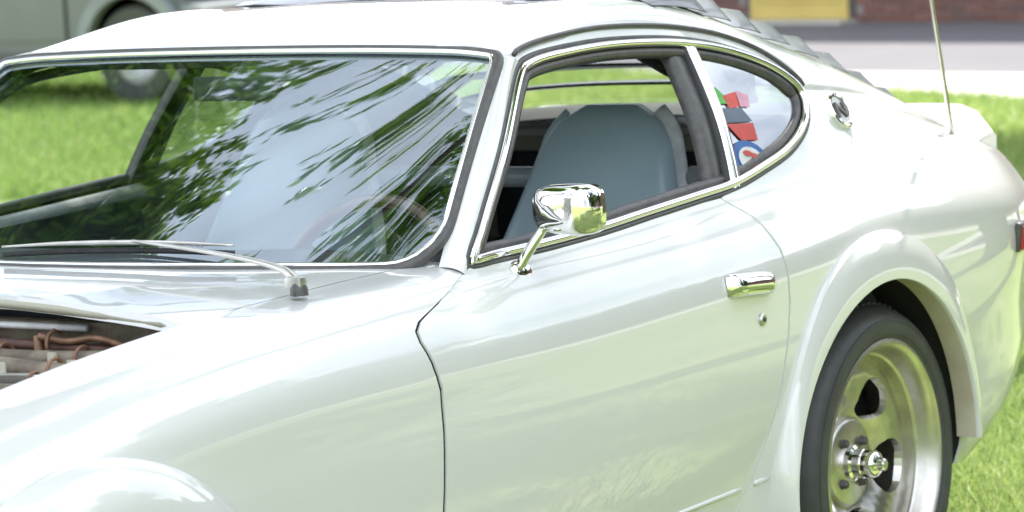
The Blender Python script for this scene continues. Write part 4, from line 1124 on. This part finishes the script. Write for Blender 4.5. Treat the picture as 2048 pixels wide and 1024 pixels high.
# local: y along its length (front towards -y), side facing -x at x=0
side_out = [(-.42, .50), (-.42, .98), (.55, 1.06), (.95, 1.08), (1.35, 1.62), (3.6, 1.66), (3.72, 1.0), (3.72, .45)]
def circ(cy, cz, r, a0=180, a1=0, n=20): return [(cy+r*math.cos(R(a0+(a1-a0)*k/n)), cz+r*math.sin(R(a0+(a1-a0)*k/n))) for k in range(n+1)]
body2 = side_out+[(3.35, .42)]+[(y, z) for y, z in circ(2.9, .36, .41, 0, 180)]+[(2.4, .34), (.5, .34)]+[(y, z) for y, z in circ(0, .36, .41, 0, 180)]
def extrude(nm, poly, x0, x1, m, parent, bev=0):
    bm = bmesh.new(); A = [bm.verts.new((x0, y, z)) for y, z in poly]; B = [bm.verts.new((x1, y, z)) for y, z in poly]
    n = len(poly); bm.faces.new(A); bm.faces.new(B[::-1])
    for k in range(n): bm.faces.new((A[k], B[k], B[(k+1) % n], A[(k+1) % n]))
    bmesh.ops.triangulate(bm, faces=[f for f in bm.faces if len(f.verts) > 4])
    return bm_obj(nm, bm, m, parent, bevel=0)
lower = [p for p in body2 if True]
extrude('body', lower, .03, 1.75, m_grey, suv)
def sdoor(y0, y1, sl):
    P = [(y0, .45), (y1, .45), (y1, 1.04), (y0+sl, 1.04), (y0+sl*.2, .8)]
    d = extrude('door', P, .012, .03, m_grey, suv)
    extrude('door_gap', [(y0-.018, .44), (y0, .44), (y0+sl*.2, .8), (y0+sl, 1.05), (y0+sl-.018, 1.05), (y0+sl*.2-.018, .8)], .026, .032, m_rubber, suv)
    extrude('door_handle', [(y1-.22, .93), (y1-.08, .93), (y1-.08, .965), (y1-.22, .965)], -.02, .012, m_trimdk, d)
    extrude('window', [(y0+(.46 if y0 < 1 else .06), 1.12), (y1-.04, 1.12), (y1-.04, 1.56), (y0+(.80 if y0 < 1 else .06), 1.56)], .022, .034, m_win, suv)
sdoor(.62, 1.62, .0); sdoor(1.66, 2.42, .0)
for cy in (0, 2.9):
    P = circ(cy, .36, .47, 188, -8, 24)+circ(cy, .36, .385, -8, 188, 24)
    extrude('arch_flare', P, -.06, .04, m_greyl, suv)
    w = empty('wheel', (.10, cy, .34), suv)
    t = lathe('tyre', [(.20, -.09), (.24, -.10), (.32, -.10), (.34, -.08), (.34, .08), (.32, .10), (.24, .10), (.20, .09)], m_tyre, w, n=40, closed_prof=True); t.rotation_euler = (0, 0, R(90))
    t = lathe('rim', [(0, -.02), (.06, -.03), (.15, 0), (.19, .06), (.205, .085)], m_alu, w, n=32); t.rotation_euler = (0, 0, R(90))
    c = t.copy(); 
extrude('windscreen', [(.985, 1.14), (1.0, 1.13), (1.335, 1.585), (1.32, 1.60)], .14, 1.64, m_win, suv)
extrude('front_bumper', [(-.62, .48), (-.62, .66), (-.42, .68), (-.42, .46)], .0, 1.78, m_greyl, suv)
extrude('headlight', [(-.435, .78), (-.42, .78), (-.42, .92), (-.435, .92)], .1, .35, m_win, suv)
extrude('side_step', [(.5, .30), (2.4, .30), (2.4, .36), (.5, .36)], -.06, .05, m_trimdk, suv)

# ---- trees
m_bark = mat('bark', (.13, .10, .075), .9, noise=((.20, .165, .13), 9, 5), bump=(25, .8, .03))
def leaf_mat(name, c1, c2):
    m, t, b = new_mat(name); b.inputs['Roughness'].default_value = .5
    at = t.nodes.new('ShaderNodeAttribute'); at.attribute_name = 'tint'
    mx = t.nodes.new('ShaderNodeMixRGB'); mx.inputs[1].default_value = (*c1, 1); mx.inputs[2].default_value = (*c2, 1)
    t.links.new(at.outputs['Fac'], mx.inputs[0]); t.links.new(mx.outputs[0], b.inputs['Base Color'])
    tl = t.nodes.new('ShaderNodeBsdfTranslucent'); ad = t.nodes.new('ShaderNodeMixShader'); ad.inputs[0].default_value = .4
    t.links.new(mx.outputs[0], tl.inputs[0]); t.links.new(b.outputs[0], ad.inputs[1]); t.links.new(tl.outputs[0], ad.inputs[2])
    t.links.new(ad.outputs[0], t.nodes['Material Output'].inputs[0]); return m
m_leaf = [leaf_mat('leaf_bright', (.09, .19, .025), (.34, .50, .08)), leaf_mat('leaf_dark', (.03, .07, .015), (.08, .14, .03))]
def tree(name, loc, height, crown_r, label, lm, nleaf=9000, leaf=.16, trunk_r=.18, base=.30, droop=0, seed=1):
    rg = np.random.default_rng(seed); t = empty(name, loc); tag(t, label, 'tree', 'trees standing around the lawn')
    trunk_pts = catmull([(0, 0, -.05), (rg.normal(0, .08), rg.normal(0, .08), height*base*.6), (rg.normal(0, .2), rg.normal(0, .2), height*base*1.2), (rg.normal(0, .25), rg.normal(0, .25), height*.8)], 5)
    Vs, Fs = tube_data(trunk_pts, np.linspace(trunk_r, trunk_r*.25, len(trunk_pts)), n=10)
    clumps = []
    nl = 16
    for i in range(nl):
        a = 2*math.pi*i/nl*2.4+rg.normal(0, .3); zt = height*(base+(.98-base)*(i+.5)/nl); rr = crown_r*(1-((zt/height-.62)/.5)**2*.75)*rg.uniform(.55, 1)
        st = trunk_pts[min(len(trunk_pts)-1, int(len(trunk_pts)*min(.95, zt/height*.8)))]
        en = np.array([rr*math.cos(a), rr*math.sin(a), zt]); md = (st+en)/2+np.array([0, 0, .12*height*.3])
        P = catmull([st, md, en], 5); v, f_ = tube_data(P, np.linspace(trunk_r*.38, trunk_r*.06, len(P)), n=6)
        o = len(Vs); Vs = list(Vs)+list(v); Fs = list(Fs)+[tuple(o+k for k in q) for q in f_]
        for k in range(3): clumps.append((P[5+k*2 if 5+k*2 < len(P) else -1]+rg.normal(0, .25, 3), rg.uniform(.4, .8)*crown_r*.42))
        clumps.append((en, rg.uniform(.4, .75)*crown_r*.45))
    mesh_obj('trunk', Vs, Fs, m_bark, t)
    ci = rg.integers(0, len(clumps), nleaf); cc = np.array([c[0] for c in clumps])[ci]; cr = np.array([c[1] for c in clumps])[ci]
    d = rg.normal(0, 1, (nleaf, 3)); d /= np.linalg.norm(d, axis=1)[:, None]; rad = rg.random(nleaf)**.5
    pos = cc+d*(rad*cr)[:, None]*np.array([1, 1, .75]); pos[:, 2] -= droop*rg.random(nleaf)**2
    pos[:, 2] = np.maximum(pos[:, 2], height*base*.55)
    n1 = rg.normal(0, 1, (nleaf, 3)); n1[:, 2] -= droop*.8; n1 /= np.linalg.norm(n1, axis=1)[:, None]
    n2 = np.cross(n1, rg.normal(0, 1, (nleaf, 3))); n2 /= np.linalg.norm(n2, axis=1)[:, None]
    L = leaf*rg.uniform(.6, 1.3, nleaf)[:, None]
    V = np.stack([pos-n1*L*.5, pos+n2*L*.24, pos+n1*L*.5, pos-n2*L*.24], 1).reshape(-1, 3)
    me = bpy.data.meshes.new('crown'); me.vertices.add(nleaf*4); me.vertices.foreach_set('co', V.reshape(-1))
    me.loops.add(nleaf*4); me.loops.foreach_set('vertex_index', np.arange(nleaf*4, dtype=np.int32)); me.polygons.add(nleaf)
    me.polygons.foreach_set('loop_start', (np.arange(nleaf)*4).astype(np.int32)); me.polygons.foreach_set('loop_total', np.full(nleaf, 4, np.int32))
    at = me.attributes.new('tint', 'FLOAT', 'POINT'); at.data.foreach_set('value', np.repeat(np.clip(rg.normal(.5, .28, nleaf), 0, 1), 4).astype(np.float32))
    me.materials.append(lm); me.update(); o = bpy.data.objects.new('crown', me); COL.objects.link(o); o.parent = t
    return t

def leaning_tree(name, trunk, crown, rad, label, lm, nleaf, seed, hang=.9):
    """a tree whose limbs reach sideways from the trunk into one loose hanging crown"""
    rg = np.random.default_rng(seed); t = empty(name, (trunk[0], trunk[1], 0)); tag(t, label, 'tree', 'trees standing around the lawn')
    c = np.array([crown[0]-trunk[0], crown[1]-trunk[1], crown[2]])
    fork = np.array([c[0]*.12, c[1]*.12, crown[2]*.52])
    P = catmull([(0, 0, -.05), (rg.normal(0, .06), rg.normal(0, .06), crown[2]*.25), fork, fork*.45+c*.55, c+np.array([0, 0, rad*.3])], 5)
    Vs, Fs = tube_data(P, np.linspace(.19, .035, len(P)), n=10); Vs = list(Vs); Fs = list(Fs); clumps = []
    for i in range(20):
        d = rg.normal(0, 1, 3); d /= np.linalg.norm(d); en = c+d*np.array([1, 1, .38])*rad*rg.uniform(.6, 1.0)
        st = P[-int(rg.integers(1, 5))]; Q = catmull([st, (st+en)/2+np.array([0, 0, .25]), en], 4)
        v, f_ = tube_data(Q, np.linspace(.05, .010, len(Q)), n=6); o = len(Vs); Vs += list(v); Fs += [tuple(o+k for k in q) for q in f_]
        for k in (4, 6, 8): clumps.append(Q[k])
    mesh_obj('trunk', Vs, Fs, m_bark, t)
    cl = np.array(clumps); ci = rg.integers(0, len(cl), nleaf)
    strand = rg.integers(0, 14, nleaf); so = rg.normal(0, .34, (len(cl)*14, 3))[ci*14+strand]
    dr = rg.random(nleaf)
    pos = cl[ci]+so*np.array([1, 1, .6])+rg.normal(0, .05, (nleaf, 3)); pos[:, 2] -= hang*dr*(.4+.6*rg.random(nleaf))
    n1 = rg.normal(0, .45, (nleaf, 3)); n1[:, 2] -= 1; n1 /= np.linalg.norm(n1, axis=1)[:, None]
    n2 = np.cross(n1, rg.normal(0, 1, (nleaf, 3))); n2 /= np.linalg.norm(n2, axis=1)[:, None]
    L = (.17*rg.uniform(.6, 1.4, nleaf))[:, None]
    V = np.stack([pos-n1*L*.5, pos+n2*L*.22, pos+n1*L*.5, pos-n2*L*.22], 1).reshape(-1, 3)
    me = bpy.data.meshes.new('crown'); me.vertices.add(nleaf*4); me.vertices.foreach_set('co', V.reshape(-1))
    me.loops.add(nleaf*4); me.loops.foreach_set('vertex_index', np.arange(nleaf*4, dtype=np.int32)); me.polygons.add(nleaf)
    me.polygons.foreach_set('loop_start', (np.arange(nleaf)*4).astype(np.int32)); me.polygons.foreach_set('loop_total', np.full(nleaf, 4, np.int32))
    at = me.attributes.new('tint', 'FLOAT', 'POINT'); at.data.foreach_set('value', np.repeat(np.clip(rg.normal(.55, .28, nleaf), 0, 1), 4).astype(np.float32))
    me.materials.append(m_leaf[lm]); me.update(); o = bpy.data.objects.new('crown', me); COL.objects.link(o); o.parent = t
leaning_tree('drooping_tree', (.2, 2.4), (2.6, .55, 9.2), 1.35, 'drooping tree rooted beside the front wing and leaning over the white car', 0, 9000, 41, .8)
leaning_tree('drooping_tree', (9.8, .9), (4.55, 2.75, 9.2), 1.45, 'drooping tree with long limbs set behind the tail of the white car', 0, 13000, 42, .8)
leaning_tree('drooping_tree', (9.0, .6), (6.1, 3.95, 9.3), 1.4, 'drooping tree rooted behind the tail of the white car', 0, 12000, 43, .8)
leaning_tree('drooping_tree', (8.2, -.7), (4.5, 1.05, 9.2), 1.8, 'dense leaning tree shading the front half of the white car', 0, 9000, 48, .5)
leaning_tree('drooping_tree', (7.8, -2.4), (5.6, -1.5, 9.2), 2.3, 'dense unseen leaning tree added to shade the lawn beside the driver door', 0, 12000, 49, .5)  # out of view, added to keep sun off the grass by the door
leaning_tree('drooping_tree', (7.6, 9.0), (8.5, 5.5, 9.2), 1.9, 'dense leaning tree shading the lawn beyond the passenger side', 0, 12000, 50, .5)
leaning_tree('drooping_tree', (1.9, 8.3), (3.4, 7.0, 9.2), 1.7, 'upright drooping tree standing level with the open driver window', 0, 18000, 44, .8)
leaning_tree('drooping_tree', (4.6, 10.2), (5.35, 8.45, 9.2), 1.8, 'upright drooping tree in the middle of the row beside the lawn', 0, 20000, 45, .8)
leaning_tree('drooping_tree', (7.2, 10.4), (7.2, 8.95, 9.3), 1.55, 'upright drooping tree nearest to the grey off-road vehicle', 0, 15000, 46, .8)
leaning_tree('drooping_tree', (5.0, 12.6), (5.9, 11.2, 9.2), 1.7, 'upright drooping tree set back behind the row beside the lawn', 0, 12000, 47, .8)
TREES = [
         ('lawn_shade_tree', (8.6, -2.1, 0), 17.5, 4.6, 'very tall unseen tree with a high crown added to shade the lawn', 1, 16000, .34, .30, .70, .3, 18),  # out of view, height and place chosen for its shade on the lawn
         ('leafy_tree', (12.2, 3.1, 0), 6.5, 2.2, 'small tree shading the lawn behind the white car', 0, 9000, .20, .14, .36, .3, 13),
         ('hedge_tree', (3.5, -10.0, 0), 8.5, 3.4, 'dense dark tree across the lawn facing the driver door', 1, 9000, .36, .24, .16, .2, 21),
         ('hedge_tree', (9.0, -9.2, 0), 7.5, 3.2, 'dense dark tree with a low crown across the lawn from the rear wheel', 1, 9000, .36, .22, .16, .2, 22),
         ('hedge_tree', (13.5, -13.0, 0), 8.2, 3.3, 'dense dark tree near the pavement at the right of the white car', 1, 9000, .36, .22, .16, .2, 23),
         ('broad_tree', (25, -13, 0), 6.0, 3.4, 'broad dark tree beside the road', 1, 9000, .38, .26, .30, .2, 14),
         ('broad_tree', (20, -17, 0), 8.0, 4.5, 'wide dark tree at the far corner of the lawn', 1, 9000, .38, .26, .26, .2, 15),
         ('broad_tree', (9, -19, 0), 9.5, 4.6, 'round dark tree across the lawn from the driver door', 1, 9000, .38, .28, .28, .2, 16)]
for (nm, loc, h_, r_, lb, lm, nl, lf, tr_, bs, dp, sd_) in TREES:
    tree(nm, loc, h_, r_, lb, m_leaf[lm], nl, lf, tr_, bs, dp, sd_)
